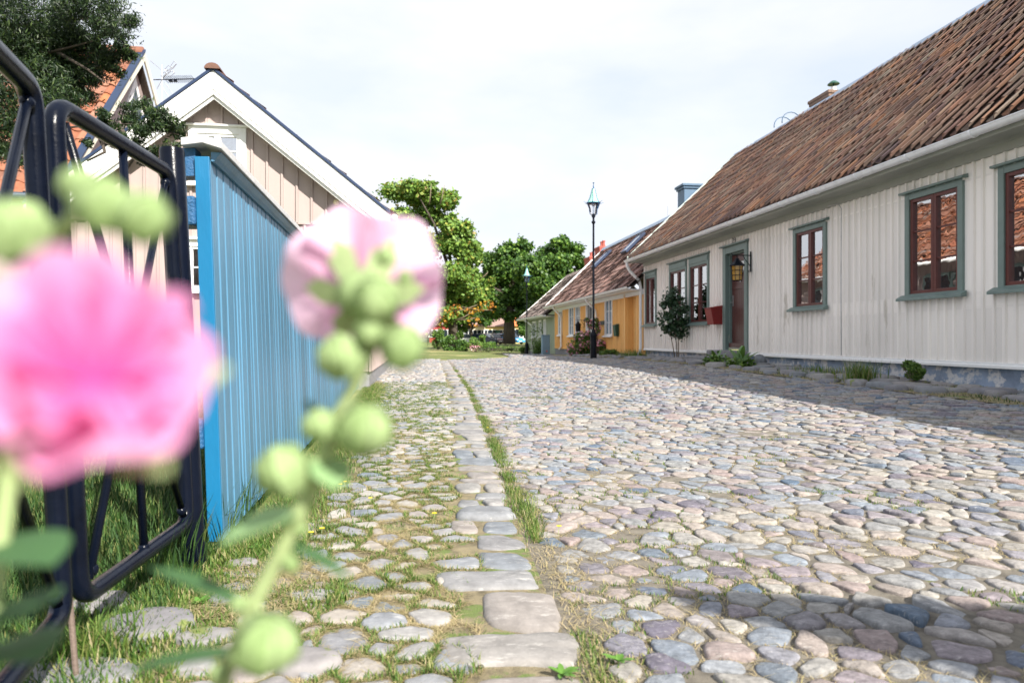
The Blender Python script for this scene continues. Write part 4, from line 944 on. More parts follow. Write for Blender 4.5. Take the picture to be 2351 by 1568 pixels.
# ------------------------------------------------------------------ black tube gate
lean = lambda z: -.060*z          # everything here leans to the left with height
gp = empty('gate_post', (-1.25, 2.68, 0), 'black round steel gate post beside the blue fence', 'post')
MB().lathe([(.0, -.1), (.046, -.1), (.046, 1.635), (.043, 1.645), (0, 1.647)], 28).build('tube', M['black'], gp, 'auto')
gp.rotation_euler = (0, R(-3.0), 0)
def arc(c, a, b, r, n=6):            # rounded corner at c between directions a and b
    a = a.normalized(); b = b.normalized()
    p0 = c+a*r; p1 = c+b*r
    return [p0*(1-t)**2+c*2*t*(1-t)+p1*t*t for t in np.linspace(0, 1, n)]
def gate_leaf(label, hx, length, flip):
    # hinge at y=0, leaf runs towards -y; z from bottom to top
    t = empty('gate_leaf', hx, label, 'gate', group='leaves of the black gate')
    zt, zb = 1.54, .19; L = -length
    c = [Vector((0, -.02, zt)), Vector((0, L, zt)), Vector((0, L, zb)), Vector((0, -.02, zb))]
    pts = []
    for i in range(4):
        a = c[i-1]-c[i]; b = c[(i+1) % 4]-c[i]; pts += arc(c[i], a, b, .075, 7)
    pts.append(pts[0])
    MB().tube(pts, .026, 16, False).build('frame', M['black'], t, True)
    k = .02
    MB().tube([(0, -.05, zt-.03), (0, L+.05, zb+.04)], .0125, 10).build('brace', M['black'], t, True)
    MB().tube([(.0, L+.05, zt-.04), (.0, -.05, zb+.03)], .0125, 10).build('brace', M['black'], t, True)
    MB().tube([(0, L*.5, zt), (0, L*.5, zb)], .0135, 10).build('bar', M['black'], t, True)
    for p in ((-.07, zb+.06), (L+.07, zb+.06), (L*.5, zb+.02), (-.06, zt-.05)): MB().ball((0, p[0], p[1]), .019, 8, 6).build('weld', M['black'], t, True)
    return t
g1 = gate_leaf('far leaf of the black tube gate, hinged on the round post', (-1.243, 2.65, 0), .80, 1)
g1.rotation_euler = (0, R(-2.9), R(5.7))
MB().box(-.02, .02, -.03, .03, .35, .42).box(-.02, .02, -.03, .03, 1.30, 1.37).build('hinge', M['black'], g1, bevel=.006)
g2 = gate_leaf('near leaf of the black tube gate cut by the left picture edge', (-1.158, 1.785, 0), .95, -1)
g2.rotation_euler = (0, R(-2.9), R(18.5))
mb = MB(); mb.tube([(.015, -.012, .26), (.02, -.012, -.0)], .0075, 8); mb.build('drop_bolt', M['rust'], g2)
mb = MB(); mb.box(.015, .04, -.03, .03, .93, .99); mb.box(.015, .035, -.02, .03, 1.05, 1.10); mb.tube([(.03, .0, .9), (.03, 0, 1.13)], .006, 6); mb.build('latch', M['black'], g2, bevel=.004)

# ------------------------------------------------------------------ street lamps
def lamp():
    t = empty('street_lamp', (0, 0, 0), 'tall black street lamp with mint hood in front of the yellow house roses', 'street lamp', group='street lamps')
    MB().lathe([(.115, -.1), (.115, .03), (.10, .04), (.098, .72), (.115, .74), (.115, .80), (.07, .86), (.045, .95), (.0, .95)], 20).build('base', M['iron'], t, 'auto')
    MB().lathe([(.034, .9), (.034, 3.0), (.045, 3.0), (.045, 3.05), (.031, 3.06), (.029, 4.18), (.04, 4.20), (.06, 4.22), (.06, 4.26), (.032, 4.29), (.03, 4.36), (.06, 4.42), (.05, 4.48), (0, 4.5)], 16).build('pole', M['iron'], t, 'auto')
    MB().lathe([(.205, 4.83), (.16, 4.89), (.115, 5.0), (.075, 5.14), (.045, 5.26), (.0, 5.27)], 20).build('hood', M['mint'], t, 'auto')
    mb = MB()
    for k in range(6):
        a = k*math.pi/3+.3; C, Sn = math.cos(a), math.sin(a)
        mb.tube([(C*.05, Sn*.05, 4.45), (C*.125, Sn*.125, 4.50), (C*.145, Sn*.145, 4.66), (C*.21, Sn*.21, 4.82)], .008, 5)
        mb.tube([(C*.212, Sn*.212, 4.83), (C*.165, Sn*.165, 4.90), (C*.12, Sn*.12, 5.0), (C*.08, Sn*.08, 5.14), (C*.045, Sn*.045, 5.27)], .008, 5)
        mb.tube([(C*.2, Sn*.2, 4.825), (C*.27, Sn*.27, 4.84), (C*.34, Sn*.34, 4.865)], [.01, .007, .003], 5)
    mb.lathe([(.20, 4.81), (.216, 4.82), (.216, 4.835), (.20, 4.84)], 20)
    mb.lathe([(.05, 5.27), (.015, 5.29), (.02, 5.33), (.01, 5.36), (.01, 5.42), (.03, 5.45), (.0, 5.47)], 10)
    mb.build('lantern_frame', M['bluedark'], t, 'auto')
    MB().lathe([(.12, 4.50), (.14, 4.66), (.20, 4.81)], 6).build('glass', M['lampglass'], t)
    MB().ball((0, 0, 4.79), .065, 12, 8).build('bulb', M['bulb'], t, True)
    return t
l1 = lamp(); X = lambda px, Y: (px-1175)/1567*Y
l1.location = (X(1362, 21), 21, H-(827-777)/1567*21)
l2 = copy_tree(l1); l2['label'] = 'more distant street lamp standing beside the grey-blue cabinet and green house'
l2.location = (X(1209, 40.4), 40.4, H-(821-777)/1567*40.4); l2.scale = (1, 1, 1)

# wall lanterns
def lantern(name, label, x, z, s, glass, parent_house, out=.30):
    t = empty(name, (0, 0, 0), label, 'lantern', RZ, group='wall lanterns'); t.location = Matrix.Rotation(RZ, 4, 'Z')@Vector((x, .02, z))+Vector((6.94, 0, 0)); t.scale = (s, s, s)
    mb = MB(); mb.box(-.02, .02, 0, .012, -.22, .20); mb.tube([(0, .01, .12), (0, out+.10, .12)], .010, 6); mb.tube([(0, .01, -.10), (0, .12, .03), (0, .17, .12)], .008, 6)
    mb.tube([(0, .01, -.2), (0, .04, -.22), (0, .06, -.19)], .008, 6); mb.tube([(0, out, .12), (0, out, .06)], .012, 6)
    mb.tube([(0, out+.10, .12), (0, out+.12, .16)], .008, 6); mb.build('bracket', M['iron'], t)
    o = (0, out, 0)
    MB().lathe([(.0, .07), (.03, .06), (.05, .02), (.13, -.06), (.165, -.09), (.165, -.105), (0, -.10)], 8, o).build('hood', M['iron'], t)
    MB().lathe([(.118, -.105), (.100, -.40), (0, -.40)], 8, o).build('glass', glass, t)
    mb = MB()
    for k in range(8):
        a = k*math.pi/4; C, Sn = math.cos(a), math.sin(a); mb.tube([(C*.122, out+Sn*.122, -.1), (C*.104, out+Sn*.104, -.41)], .006, 4)
    for z_, r_ in ((-.2, .118), (-.30, .112), (-.405, .106)): mb.tube([(r_*math.cos(a), out+r_*math.sin(a), z_) for a in np.linspace(0, 2*math.pi, 17)], .006, 4)
    mb.build('cage', M['iron'], t); return t
lantern('wall_lantern', 'wrought iron wall lantern with amber glass beside the brown front door', S(1724.6), Zp(1724.6, 600), 1.0, M['amber'], wh)
lantern('wall_lantern', 'dark iron wall lantern on the yellow house between window and glazed door', S(1342), Zp(1342, 741), .9, M['iron'], yh)

# mailboxes
def mailbox(label, x, z, w, h, d, m, nm='mailbox'):
    t = empty(nm, Matrix.Rotation(RZ, 4, 'Z')@Vector((x, .026, z))+Vector((6.94, 0, 0)), label, 'mailbox', RZ)
    mb = MB(); mb.prism([(0, 0), (d*.75, 0), (d, h*.86), (0, h*.86)], 'x', -w/2, w/2); mb.build('body', m, t, bevel=.006)
    mb = MB(); mb.prism([(0, h*.866), (d+.012, h*.866), (d+.012, h*.9), (.0, h*1.03)], 'x', -w/2-.008, w/2+.008); mb.build('lid', m, t, bevel=.004); return t
mailbox('dark red metal mailbox with slanted lid left of the brown door', S(1655)+.05, Zp(1655, 745), .34, .42, .28, M['redbox'])
mailbox('dark green metal mailbox on the yellow wall beside the plank door', S(1419), Zp(1419, 772), .3, .42, .14, M['boxgreen'])

# cabinet
c = Vector((X(1252, 33.5), 33.5, gz(X(1252, 33.5), 33.5))); cb = empty('utility_cabinet', c, 'grey-blue metal utility cabinet standing in front of the green house', 'cabinet', RL)
MB().box(-.19, .19, -.15, .15, -.1, .95).build('body', M['cabinet'], cb, bevel=.01); MB().box(-.17, .17, -.165, -.15, .08, .88).build('door', M['cabinet'], cb, bevel=.005)
MB().box(-.21, .21, -.18, .17, .95, .98).build('lid', M['cabinet'], cb); MB().box(.0, .06, -.17, -.1655, .15, .22).build('sticker', M['sticker'], cb)

# ------------------------------------------------------------------ shrubs by the houses
def wallpt(px, out, t=6.94):        # on the ground, `out` metres in front of the wall, seen at px
    tt = t-out; Y = 1567*tt/(px-960); return Vector((tt-SK*Y, Y, gz(tt-SK*Y, Y)))
b = wallpt(1552, .35); sh = empty('lilac_bush', b, 'dark leaved bush with thin bare stems against the white wall', 'shrub')
k = b.y/1567; z0 = b.z
rel = lambda px, py: P(px, py, b.y)-b
foliage('leaves', [(tuple(rel(px, py)), (rx*k, rx*k*.8, rz*k)) for px, py, rx, rz in ((1545, 675, 14, 16), (1533, 690, 14, 16), (1560, 690, 14, 14), (1545, 712, 26, 22), (1530, 735, 18, 18), (1568, 735, 15, 20), (1548, 752, 22, 18), (1560, 768, 16, 12), (1528, 755, 12, 12), (1572, 710, 10, 12), (1522, 700, 8, 8))], 2600, .085, M['shrub'], sh, asp=.7, gap=.30, gscale=5, up=.1, feather=.32, shell=.1)
mb = MB()
for px in (1545, 1556, 1563): mb.tube([(rel(px, 822).x*.4, 0, 0), rel(px+random.uniform(-8, 0), 790), rel(px-8, 760), rel(px-6, 690)], [.014, .012, .01, .004], 6)
mb.build('stem', M['twig'], sh, True)
b = wallpt(2095, .35); t = empty('small_shrub', b, 'small rounded green shrub growing against the blue-grey plinth', 'shrub')
foliage('leaves', sub((0, 0, .17), (.15, .13, .14), 10, .5), 2200, .035, M['leafmid'], t, gap=.4, gscale=14); mb = MB()
for _ in range(7): mb.tube([(0, 0, 0), (random.uniform(-.1, .1), random.uniform(-.1, .1), .22)], .004, 5)
mb.build('stem', M['twig'], t)
def broad_leaf(mb, base, tip, w, sag=.15, fold=.2):
    base, tip = Vector(base), Vector(tip); d = tip-base; L = d.length; side = d.cross(Vector((0, 0, 1))).normalized(); up = side.cross(d).normalized(); n = 7; vs = []
    for i in range(n+1):
        s = i/n; c = base+d*s-Vector((0, 0, 1))*sag*L*s*s+up*sag*L*s; ww = w*math.sin(math.pi*min(1, s*.93+.07))**.75*(1-.15*s)
        for q_ in (-1, -.5, 0, .5, 1): vs.append(c+side*ww*.5*q_+up*abs(q_)*fold*ww*.5)
    mb.add(vs, [(i*5+j, i*5+j+1, (i+1)*5+j+1, (i+1)*5+j) for i in range(n) for j in range(4)]); return mb
for px, nl, hh, lb in ((1645, 13, .42, 'broad leaved green plant left of the door steps'), (1700, 18, .55, 'larger broad leaved plant with upright leaves in front of the door steps')):
    b = wallpt(px, .75); t = empty('leafy_plant', b, lb, 'plant', group='broad leaved plants by the steps')
    for i in range(nl):
        a = random.uniform(0, 6.3); r_ = random.uniform(.12, .45)*(hh/.5); mb = MB(); broad_leaf(mb, (0, 0, .02), (r_*math.cos(a), r_*math.sin(a), hh*random.uniform(.35, 1)*(1.15-r_)), .10*hh/.5+.02, .25)
        mb.build('leaf', M['leafmid'] if i % 2 else M['hleaf'], t, True)
    foliage('low_leaves', [((0, 0, .08), (.3, .3, .1))], 220, .08, M['leafmid'], t)
rk_ = wallpt(1743, .22); mb = MB(); mb.ball((0, 0, .08), .13, 12, 8, (1, 1.1, 1.15), .07); o = mb.build('boulder', M['kerb'], None, True, loc=rk_); tag(o, 'pale rounded boulder leaning on the plinth right of the door steps', 'boulder')
# roses by the yellow house
def roses(name, label, clumps, n, nb, base, sz=.055):
    t = empty(name, base, label, 'rose bush'); cl = [((c[0]-base.x, c[1]-base.y, c[2]-base.z), r) for c, r in clumps]
    foliage('leaves', cl, n, .07, M['leafmid'], t, gap=.4, gscale=3)
    foliage('blossoms', [(c, tuple(v*1.03 for v in r)) for c, r in cl], nb, .10, M['rose'], t, asp=1, shell=.9, gap=.15, gscale=3)
    mb = MB()
    for c, r in cl[:5]: mb.tube([(random.uniform(-.1, .1), 0, 0), (c[0]*.7, c[1]*.7, c[2]*.6), c], .012, 5)
    mb.build('stem', M['bark'], t); return t
bs = wallpt(1338, .7); Yb = bs.y
roses('rose_bush', 'wide rose bush full of pink blossoms behind the near street lamp', [PE(px, py, Yb, rx, rz) for px, py, rx, rz in ((1320, 800, 18, 22), (1340, 790, 22, 26), (1355, 800, 18, 24), (1330, 775, 14, 12), (1350, 772, 12, 12), (1368, 800, 12, 22))], 6500, 620, bs)
bs = wallpt(1372, .3); Yb = bs.y
roses('climbing_rose', 'climbing pink rose beside the glazed door of the yellow house', [PE(px, py, Yb, rx, rz) for px, py, rx, rz in ((1349, 735, 9, 6), (1356, 745, 9, 10), (1368, 740, 7, 12), (1372, 755, 7, 12), (1378, 790, 10, 12), (1384, 800, 10, 10))], 1500, 210, bs)
for px, out, rr, hh, lb in ((1395, .5, .4, .25, 'low dark green shrub under the yellow house window right of the lamp'), (1228, .5, .5, .8, 'leafy plants at the foot of the green house downpipe'), (1204, .3, .35, .6, 'dark ivy growth at the far corner of the green house')):
    b = wallpt(px, out); t = empty('low_shrub', b, lb, 'shrub')
    foliage('leaves', sub((0, 0, hh*.5), (rr, rr*.8, hh*.5), 8, .5), 1800, .07, M['leafmid'], t); MB().tube([(0, 0, 0), (.02, 0, hh*.6)], .02, 5).tube([(0, 0, 0), (-.1, .05, hh*.6)], .015, 5).build('stem', M['bark'], t)
b = wallpt(1236, .25); t = empty('tall_plant', b, 'tall thin plant stems in front of the green house windows', 'plant'); mb = MB()
for _ in range(9): a = random.uniform(-.5, .5); mb.tube([(a*.4, 0, 0), (a*.8, 0, .8), (a*1.3, 0, 1.6+random.uniform(-.3, .2))], .012, 5)
mb.build('stem', M['stemgreen'], t); foliage('leaves', [((0, 0, .9), (.6, .2, .9))], 420, .10, M['leafmid'], t)

# yew at the upper left
yb = Vector((-6.3, 7.6, 0)); yt = empty('yew_tree', yb, 'dark evergreen yew hanging into the upper left corner behind the gate', 'tree')
yc = []
for px, py, r_ in ((40, 50, 100), (130, 60, 85), (215, 50, 65), (262, 45, 38), (60, 160, 85), (130, 175, 55), (205, 140, 50), (255, 110, 34), (278, 75, 22), (20, 250, 55), (90, 250, 40), (215, 200, 32), (170, 225, 28), (250, 170, 22),
                   (-60, 100, 140), (-60, 250, 100), (60, 300, 40), (30, 330, 45), (100, 200, 60), (170, 190, 45), (-20, 340, 60), (285, 120, 26), (262, 150, 24), (130, 265, 26), (238, 262, 20), (265, 285, 26), (300, 262, 28), (335, 258, 30), (370, 275, 30), (400, 300, 26), (418, 318, 14), (345, 300, 30), (300, 310, 26), (270, 325, 22), (325, 340, 22), (365, 345, 20), (235, 320, 14), (395, 335, 18), (190, 270, 16), (200, 330, 14), (330, 375, 10)):
    Y = 6.6+random.uniform(-.25, .25) if px < 300 and py < 250 else 6.0+random.uniform(-.15, .15); c, r3 = PE(px, py, Y, r_, r_*.75)
    yc += sub((c[0]-yb.x, c[1]-yb.y, c[2]-yb.z), tuple(v*1.15 for v in r3), 5, .6, .7)
foliage('crown', yc, 150000, .045, M['yew'], yt, asp=.22, up=.1, droop=.6, shell=.1, gap=.18, gscale=7, feather=.28)
mb = MB(); rl = lambda px, py, Y: P(px, py, Y)-yb
mb.tube([(0, 0, -.1), (.1, 0, 2), (.2, -.1, 4.5)], [.22, .17, .1], 10)
for pts in (((-100, 300, 7.2), (60, 300, 6.6), (200, 290, 6.2), (300, 285, 6.0), (410, 310, 6.0)), ((-100, 150, 7.2), (100, 125, 6.6), (215, 95, 6.5), (260, 60, 6.5)), ((-100, 60, 7.2), (80, 60, 6.8), (220, 40, 6.6)), ((200, 290, 6.2), (260, 325, 6.0), (330, 350, 6.0)), ((130, 120, 6.6), (200, 160, 6.5), (240, 190, 6.5)), ((230, 300, 6.1), (240, 350, 6), (200, 370, 6)), ((280, 300, 6.0), (310, 360, 6), (290, 390, 6))):
    mb.tube([rl(*p) for p in pts], [.022*.6**i if i < 3 else .004 for i in range(len(pts))], 6)
mb.build('trunk', M['bark'], yt, True)

# ------------------------------------------------------------------ hollyhocks right in front of the camera
def petal(ang, rad, w, cup, ruf, seed, nr=10, nt=14):
    r_ = random.Random(seed); ph_ = r_.uniform(0, 6); vs = []
    for i in range(nr+1):
        s = i/nr
        for j in range(nt+1):
            u = j/nt*2-1; a = ang+u*w*(.35+.65*s**.6); rr = rad*s*(1-.10*u*u*s+.02*math.sin(9*u+ph_)*s)
            z = cup*rad*(s**1.6)+ruf*rad*s*s*math.sin(5*u+ph_)+.012*rad*math.sin(17*a)*s
            vs.append((rr*math.cos(a), rr*math.sin(a), z+.01*rad*seed*.1))
    n = nt+1; return vs, [(i*n+j, i*n+j+1, (i+1)*n+j+1, (i+1)*n+j) for i in range(nr) for j in range(nt)]
def flower(parent, c, axis, rad, m, cup=.35, seed=1, double=0):
    q_ = Vector(axis).normalized().to_track_quat('Z', 'Y'); rt = None
    mb = MB(); vs, fs = petal(0, rad, .9, cup, .13, seed*7); mb.add(vs, fs)
    f = mb.build('flower', m, parent, True, loc=c); f.rotation_mode = 'QUATERNION'; f.rotation_quaternion = q_
    for k in range(1, 5):
        mb = MB(); vs, fs = petal(k*2*math.pi/5+random.uniform(-.1, .1), rad*random.uniform(.88, 1.08), .8, cup+random.uniform(-.12, .16), .24, seed*7+k); mb.add(vs, fs); mb.build('petal', m, f, True)
    for k in range(7*double):
        mb = MB(); vs, fs = petal(k*2*math.pi/7+random.uniform(-.3, .3), rad*random.uniform(.45, .78), .6, .9+random.uniform(-.25, .4), .28, seed*7+k+20); mb.add(vs, fs); mb.build('petal', m, f, True)
    mb = MB(); mb.lathe([(.001, -.016), (.008, -.014), (.013, -.006), (.012, -.0005), (.002, -.0005)], 12)
    for k in range(6):
        a = k*math.pi/3; vs = [(.011*math.cos(a-.5), .011*math.sin(a-.5), -.006), (.011*math.cos(a+.5), .011*math.sin(a+.5), -.006), (.023*math.cos(a+.3), .023*math.sin(a+.3), .003), (.030*math.cos(a), .030*math.sin(a), .007), (.023*math.cos(a-.3), .023*math.sin(a-.3), .003)]
        mb.add(vs, [(0, 1, 2, 3, 4)])
    mb.build('calyx', M['calyx'], f, True)
    return f
def bud(parent, c, r_, axis=(0, 0, 1)):
    mb = MB(); mb.ball((0, 0, 0), r_, 14, 9, (1, 1, .92), .02)
    for k in range(5):
        a = k*2*math.pi/5; vs = []
        for s in (0, .35, .7, 1):
            e = -1.1+s*2.5; w_ = .55*math.sin(math.pi*(.25+.7*s))*r_
            p = Vector((math.cos(a)*math.cos(e), math.sin(a)*math.cos(e), math.sin(e)))*r_*1.07; sd = Vector((-math.sin(a), math.cos(a), 0)); vs += [p-sd*w_, p+sd*w_]
        mb.add(vs, [(0, 1, 3, 2), (2, 3, 5, 4), (4, 5, 7, 6)])
    o = mb.build('bud', M['calyx'], parent, True, loc=c); o.rotation_mode = 'QUATERNION'; o.rotation_quaternion = Vector(axis).normalized().to_track_quat('Z', 'Y'); return o
def hleaf(parent, c, tip, w, m):
    mb = MB(); broad_leaf(mb, (0, 0, 0), Vector(tip)-Vector(c), w, .12, .15); return mb.build('leaf', m, parent, True, loc=c)
D1 = .40
h1 = empty('hollyhock', (-.22, .39, 0), 'blurred hollyhock with one pale pink flower and green buds in the centre', 'flower', group='hollyhocks close to the camera')
r1 = lambda px, py, Y=D1: P(px, py, Y*.82)-h1.location
st_ = [r1(868, 700, .385), r1(860, 780, .39), r1(815, 880, .395), r1(775, 960, .40), r1(745, 1050, .40), r1(700, 1150, .405), r1(650, 1260, .41), r1(590, 1370, .415), r1(545, 1480, .42), r1(480, 1640, .43), Vector((.05, 0, .3)), Vector((0, 0, -.02))]
MB().tube(st_, [.0022, .003, .0032, .0035, .0038, .004, .004, .0042, .0042, .0045, .006, .008], 10).build('stem', M['stemgreen'], h1, True)
flower(h1, r1(835, 672, .41), (-.10, .88, .36), .0430, M['petal_pale'], .34, 1)
for px, py, Y, rp, ax in ((862, 690, .375, 52, (0, -.6, .6)), (884, 588, .38, 21, (.1, -.2, 1)), (930, 634, .38, 16, (.3, 0, 1)), (785, 818, .38, 52, (-.2, -.2, .9)), (925, 798, .385, 50, (.3, -.1, .8)), (848, 760, .375, 34, (0, -.5, .7)),
                          (836, 985, .385, 60, (.2, -.3, .8)), (735, 975, .39, 38, (-.2, -.2, .9)), (650, 1078, .385, 58, (-.3, -.2, .8)), (612, 1478, .40, 68, (.2, -.2, .8)), (548, 1385, .41, 18, (-.2, 0, 1)), (668, 1290, .41, 22, (.2, 0, 1)), (505, 1540, .42, 22, (-.2, 0, 1)), (690, 1215, .405, 14, (.2, 0, 1))):
    bc = r1(px, py, Y); bud(h1, bc, rp/1567*Y*.82, ax)
    near_ = min(st_[:10], key=lambda s_: (s_-bc).length); MB().tube([near_, bc], .0016, 6).build('bud_stalk', M['stemgreen'], h1, True)
for a, b, w_, mm in (((690, 1180, .405), (505, 1250, .39), .045, 'hleaf'), ((670, 1250, .41), (800, 1330, .40), .012, 'hleafdark'), ((560, 1390, .415), (330, 1300, .42), .016, 'hleafdark'), ((740, 1050, .40), (770, 1120, .385), .022, 'hleaf'), ((700, 920, .40), (745, 1010, .40), .02, 'hleafdark'), ((560, 1500, .42), (280, 1545, .43), .02, 'hleafdark')):
    hleaf(h1, r1(*a), r1(*b), w_, M[mm])
h2 = empty('hollyhock', (-.30, .30, 0), 'blurred hollyhock with a large deep pink flower at the left edge', 'flower', group='hollyhocks close to the camera')
r2 = lambda px, py, Y=.27: P(px, py, Y)-h2.location
st2 = [r2(235, 430, .235), r2(150, 520, .245), r2(90, 640, .26), r2(60, 850, .28), r2(20, 1100, .29), r2(-20, 1400, .29), Vector((.0, 0, .45)), Vector((0, 0, -.02))]
MB().tube(st2, [.002, .0025, .003, .003, .0035, .004, .006, .008], 10).build('stem', M['stemgreen'], h2, True)
flower(h2, r2(205, 885, .160), (.40, -.66, .46), .0255, M['petal_deep'], .40, 3, 1)
for px, py, Y, rp, ax in ((330, 500, .235, 58, (.5, 0, .8)), (240, 470, .235, 62, (.1, 0, .8)), (185, 425, .235, 40, (0, 0, 1)), (30, 530, .24, 72, (-.3, 0, .9))):
    bc = r2(px, py, Y); bud(h2, bc, rp/1567*Y, ax); near_ = min(st2[:6], key=lambda s_: (s_-bc).length); MB().tube([near_, bc], .0016, 6).build('bud_stalk', M['stemgreen'], h2, True)
for a, b, w_, mm in (((-40, 1250, .29), (120, 1300, .27), .045, 'hleafdark'), ((-60, 1500, .30), (90, 1520, .27), .05, 'hleafdark'), ((-20, 1400, .29), (60, 1420, .28), .05, 'hleafdark')):
    hleaf(h2, r2(*a), r2(*b), w_, M[mm])

# small weeds and dandelions
for i, (px, py, lb) in enumerate(((590, 1270, 'flat rosette of weed leaves on the path by the blue fence foot'), (455, 1395, 'leafy green weed beside the flagstone under the gate'), (1290, 1560, 'small weed in the gutter at the bottom edge beside the kerb'), (1420, 1530, 'low clover-like weed between the bottom street cobbles'))):
    Y = H*1567/(py-777); b = Vector((X(px, Y), Y, .015)); t = empty('weed', b, lb, 'weed'); 
    for k in range(14):
        a = random.uniform(0, 6.3); r_ = random.uniform(.02, .055); mb = MB(); broad_leaf(mb, (0, 0, 0), (r_*math.cos(a), r_*math.sin(a), random.uniform(.005, .02)), .018, .2); mb.build('leaf', M['weed'], t, True)
k = 0
DL = ['dandelion nearest the blue fence on the path grass', 'dandelion standing left of the path cobbles', 'yellow dandelion low in the verge by the green leaf', 'upper yellow dandelion of the pair by the verge', 'dandelion in the grass between path stones', 'dandelion at the middle of the path', 'dandelion in the gutter right of the kerb slabs', 'dandelion in the distant gutter grass', 'dandelion in the gutter grass half way up the street']
for (px, py), lb in zip(((737, 1218), (712, 1228), (780, 1115), (790, 1110), (848, 1148), (995, 1185), (1281, 1214), (1070, 895), (1118, 985)), DL):
    Y = H*1567/(py-777)*.97; b = Vector((X(px, Y), Y, .0)); t = empty('dandelion', b, lb, 'dandelion', group='dandelions in the grass')
    z = .03+.01*random.random(); MB().tube([(0, 0, 0), (.004, 0, z)], .0012, 5).build('stem', M['stemgreen'], t)
    mb = MB()
    for q_ in range(16):
        a = q_*2*math.pi/16; mb.add([(0.004, 0, z), (.004+.011*math.cos(a-.17), .011*math.sin(a-.17), z+.005), (.004+.013*math.cos(a), .013*math.sin(a), z+.004), (.004+.011*math.cos(a+.17), .011*math.sin(a+.17), z+.005)], [(0, 1, 2, 3)])
    mb.build('blossom', M['dandelion'], t)

# ------------------------------------------------------------------ far houses, cars, rail
def far_house(name, label, px0, px1, Y, ze, zr, wm, rm, dep=7, nwin=4, doorm=None):
    xa, xb = X(px0, Y), X(px1, Y); g = gz(xa, Y); t = empty(name, ((xa+xb)/2, Y, g), label, 'house'); hw = (xb-xa)/2
    MB().prism([(0, -.3), (0, ze), (dep/2, zr-.1), (dep, ze), (dep, -.3)], 'x', -hw, hw).build('wall', wm, t)
    MB().prism([(-.4, ze-.1), (-.4, ze), (dep/2, zr), (dep+.4, ze), (dep+.4, ze-.1), (dep/2, zr-.1)], 'x', -hw-.3, hw+.3).build('roof', rm, t)
    for k in range(nwin):
        x = -hw+(k+.5)*2*hw/nwin
        if doorm and k == nwin//2: MB().box(x-.5, x+.5, -.06, 0, .1, 2.2).build('door', doorm, t); continue
        w = MB().box(x-.65, x+.65, -.05, 0, .9, 2.3).build('window', M['trim'], t); MB().box(x-.5, x-.04, -.06, -.05, 1.0, 2.2).box(x+.04, x+.5, -.06, -.05, 1.0, 2.2).build('pane', M['carglass'], w)
    return t
yel = mat('far_yellow_plaster', (.72, .56, .26), .8, .06)
far_house('far_house', 'pale yellow far house with dull red roof left of the dark tree trunk', 1113, 1160, 118, 2.9, 5.4, yel, M['tilefar'], nwin=4, doorm=M['boxgreen'])
far_house('far_house', 'yellow far house with bright orange roof right of the dark tree trunk', 1163, 1199, 112, 2.9, 5.2, yel, mat('far_orange_roof', (.72, .20, .07), .8, .15), nwin=3)
far_house('far_house', 'cream far house with white windows behind the parked cars', 1060, 1110, 122, 3.0, 5.0, mat('far_cream', (.74, .66, .48), .8, .06), M['tilefar'], nwin=5)
far_house('far_house', 'red timber far house behind the chestnut trunk', 985, 1058, 125, 3.2, 5.6, mat('far_red', (.30, .035, .03), .8, .1), M['tilefar'], nwin=6)
far_house('far_house', 'low white far house at the left behind the tall shrub', 850, 980, 128, 3.2, 5.6, M['trim'], M['tilegrey'], nwin=8)
def car(label, px, py, Y, rz, m):
    t = empty('parked_car', (X(px, Y), Y, gz(X(px, Y), Y)), label, 'car', rz, group='cars parked beyond the lawn')
    body = [(-2.0, .25), (-2.05, .55), (-1.95, .85), (-1.55, .92), (-.3, .95), (.9, .90), (1.75, .78), (2.05, .60), (2.05, .28), (1.7, .22), (-1.7, .22)]
    cab = [(-1.75, .90), (-1.45, 1.38), (-.2, 1.45), (.35, 1.40), (1.05, .90)]
    MB().prism(body, 'y', -.85, .85).build('body', m, t, bevel=.05)
    mb = MB(); mb.prism([(-1.45, 1.385), (-.2, 1.455), (.35, 1.405), (.30, 1.36), (-.2, 1.41), (-1.40, 1.34)], 'y', -.68, .68)
    for sy in (-.70, .66): mb.prism([(-.35, .93), (-.27, .93), (-.22, 1.42), (-.30, 1.42)], 'y', sy, sy+.04)
    mb.build('roof', m, t, bevel=.01); MB().prism([(-1.70, .92), (-1.42, 1.36), (-.2, 1.42), (.33, 1.37), (.98, .92)], 'y', -.69, .69).build('window', M['carglass'], t)
    for wx in (-1.3, 1.3):
        for wy in (-.86, .70):
            w = MB().tube([(wx, wy, .31), (wx, wy+.16, .31)], .31, 18).build('wheel', M['rubber'], t, 'auto'); MB().tube([(wx, wy-.01, .31), (wx, wy+.17, .31)], .19, 12).build('rim', M['steel'], w)
    for s_ in (-.6, .6): MB().box(2.03, 2.07, s_-.18, s_+.18, .58, .72).build('headlight', M['bulb'], t)
    MB().box(2.045, 2.075, -.26, .26, .36, .47).build('number_plate', M['paper'], t)
    return t
cm = lambda n, c: mat(n, c, .25, .03, 2, spec=.6, coat=.6)
car('bright blue hatchback parked right of the dark tree trunk', 1172, 0, 92, R(-50), cm('car_blue', (.04, .30, .62)))
car('dark red car parked left of the dark tree trunk', 1141, 0, 93, R(-75), cm('car_maroon', (.12, .03, .03)))
car('navy car parked behind the far shrubs', 1112, 0, 92, R(-20), cm('car_navy', (.02, .03, .06)))
car('white car parked between the navy and the maroon cars', 1128, 0, 96, R(-60), cm('car_white', (.8, .8, .82)))
car('blue car parked behind the slim young shrub', 1048, 0, 90, R(180), cm('car_deep_blue', (.03, .08, .25)))
car('silver car parked in front of the cream far house', 1066, 0, 84, R(10), cm('car_silver', (.6, .62, .64)))
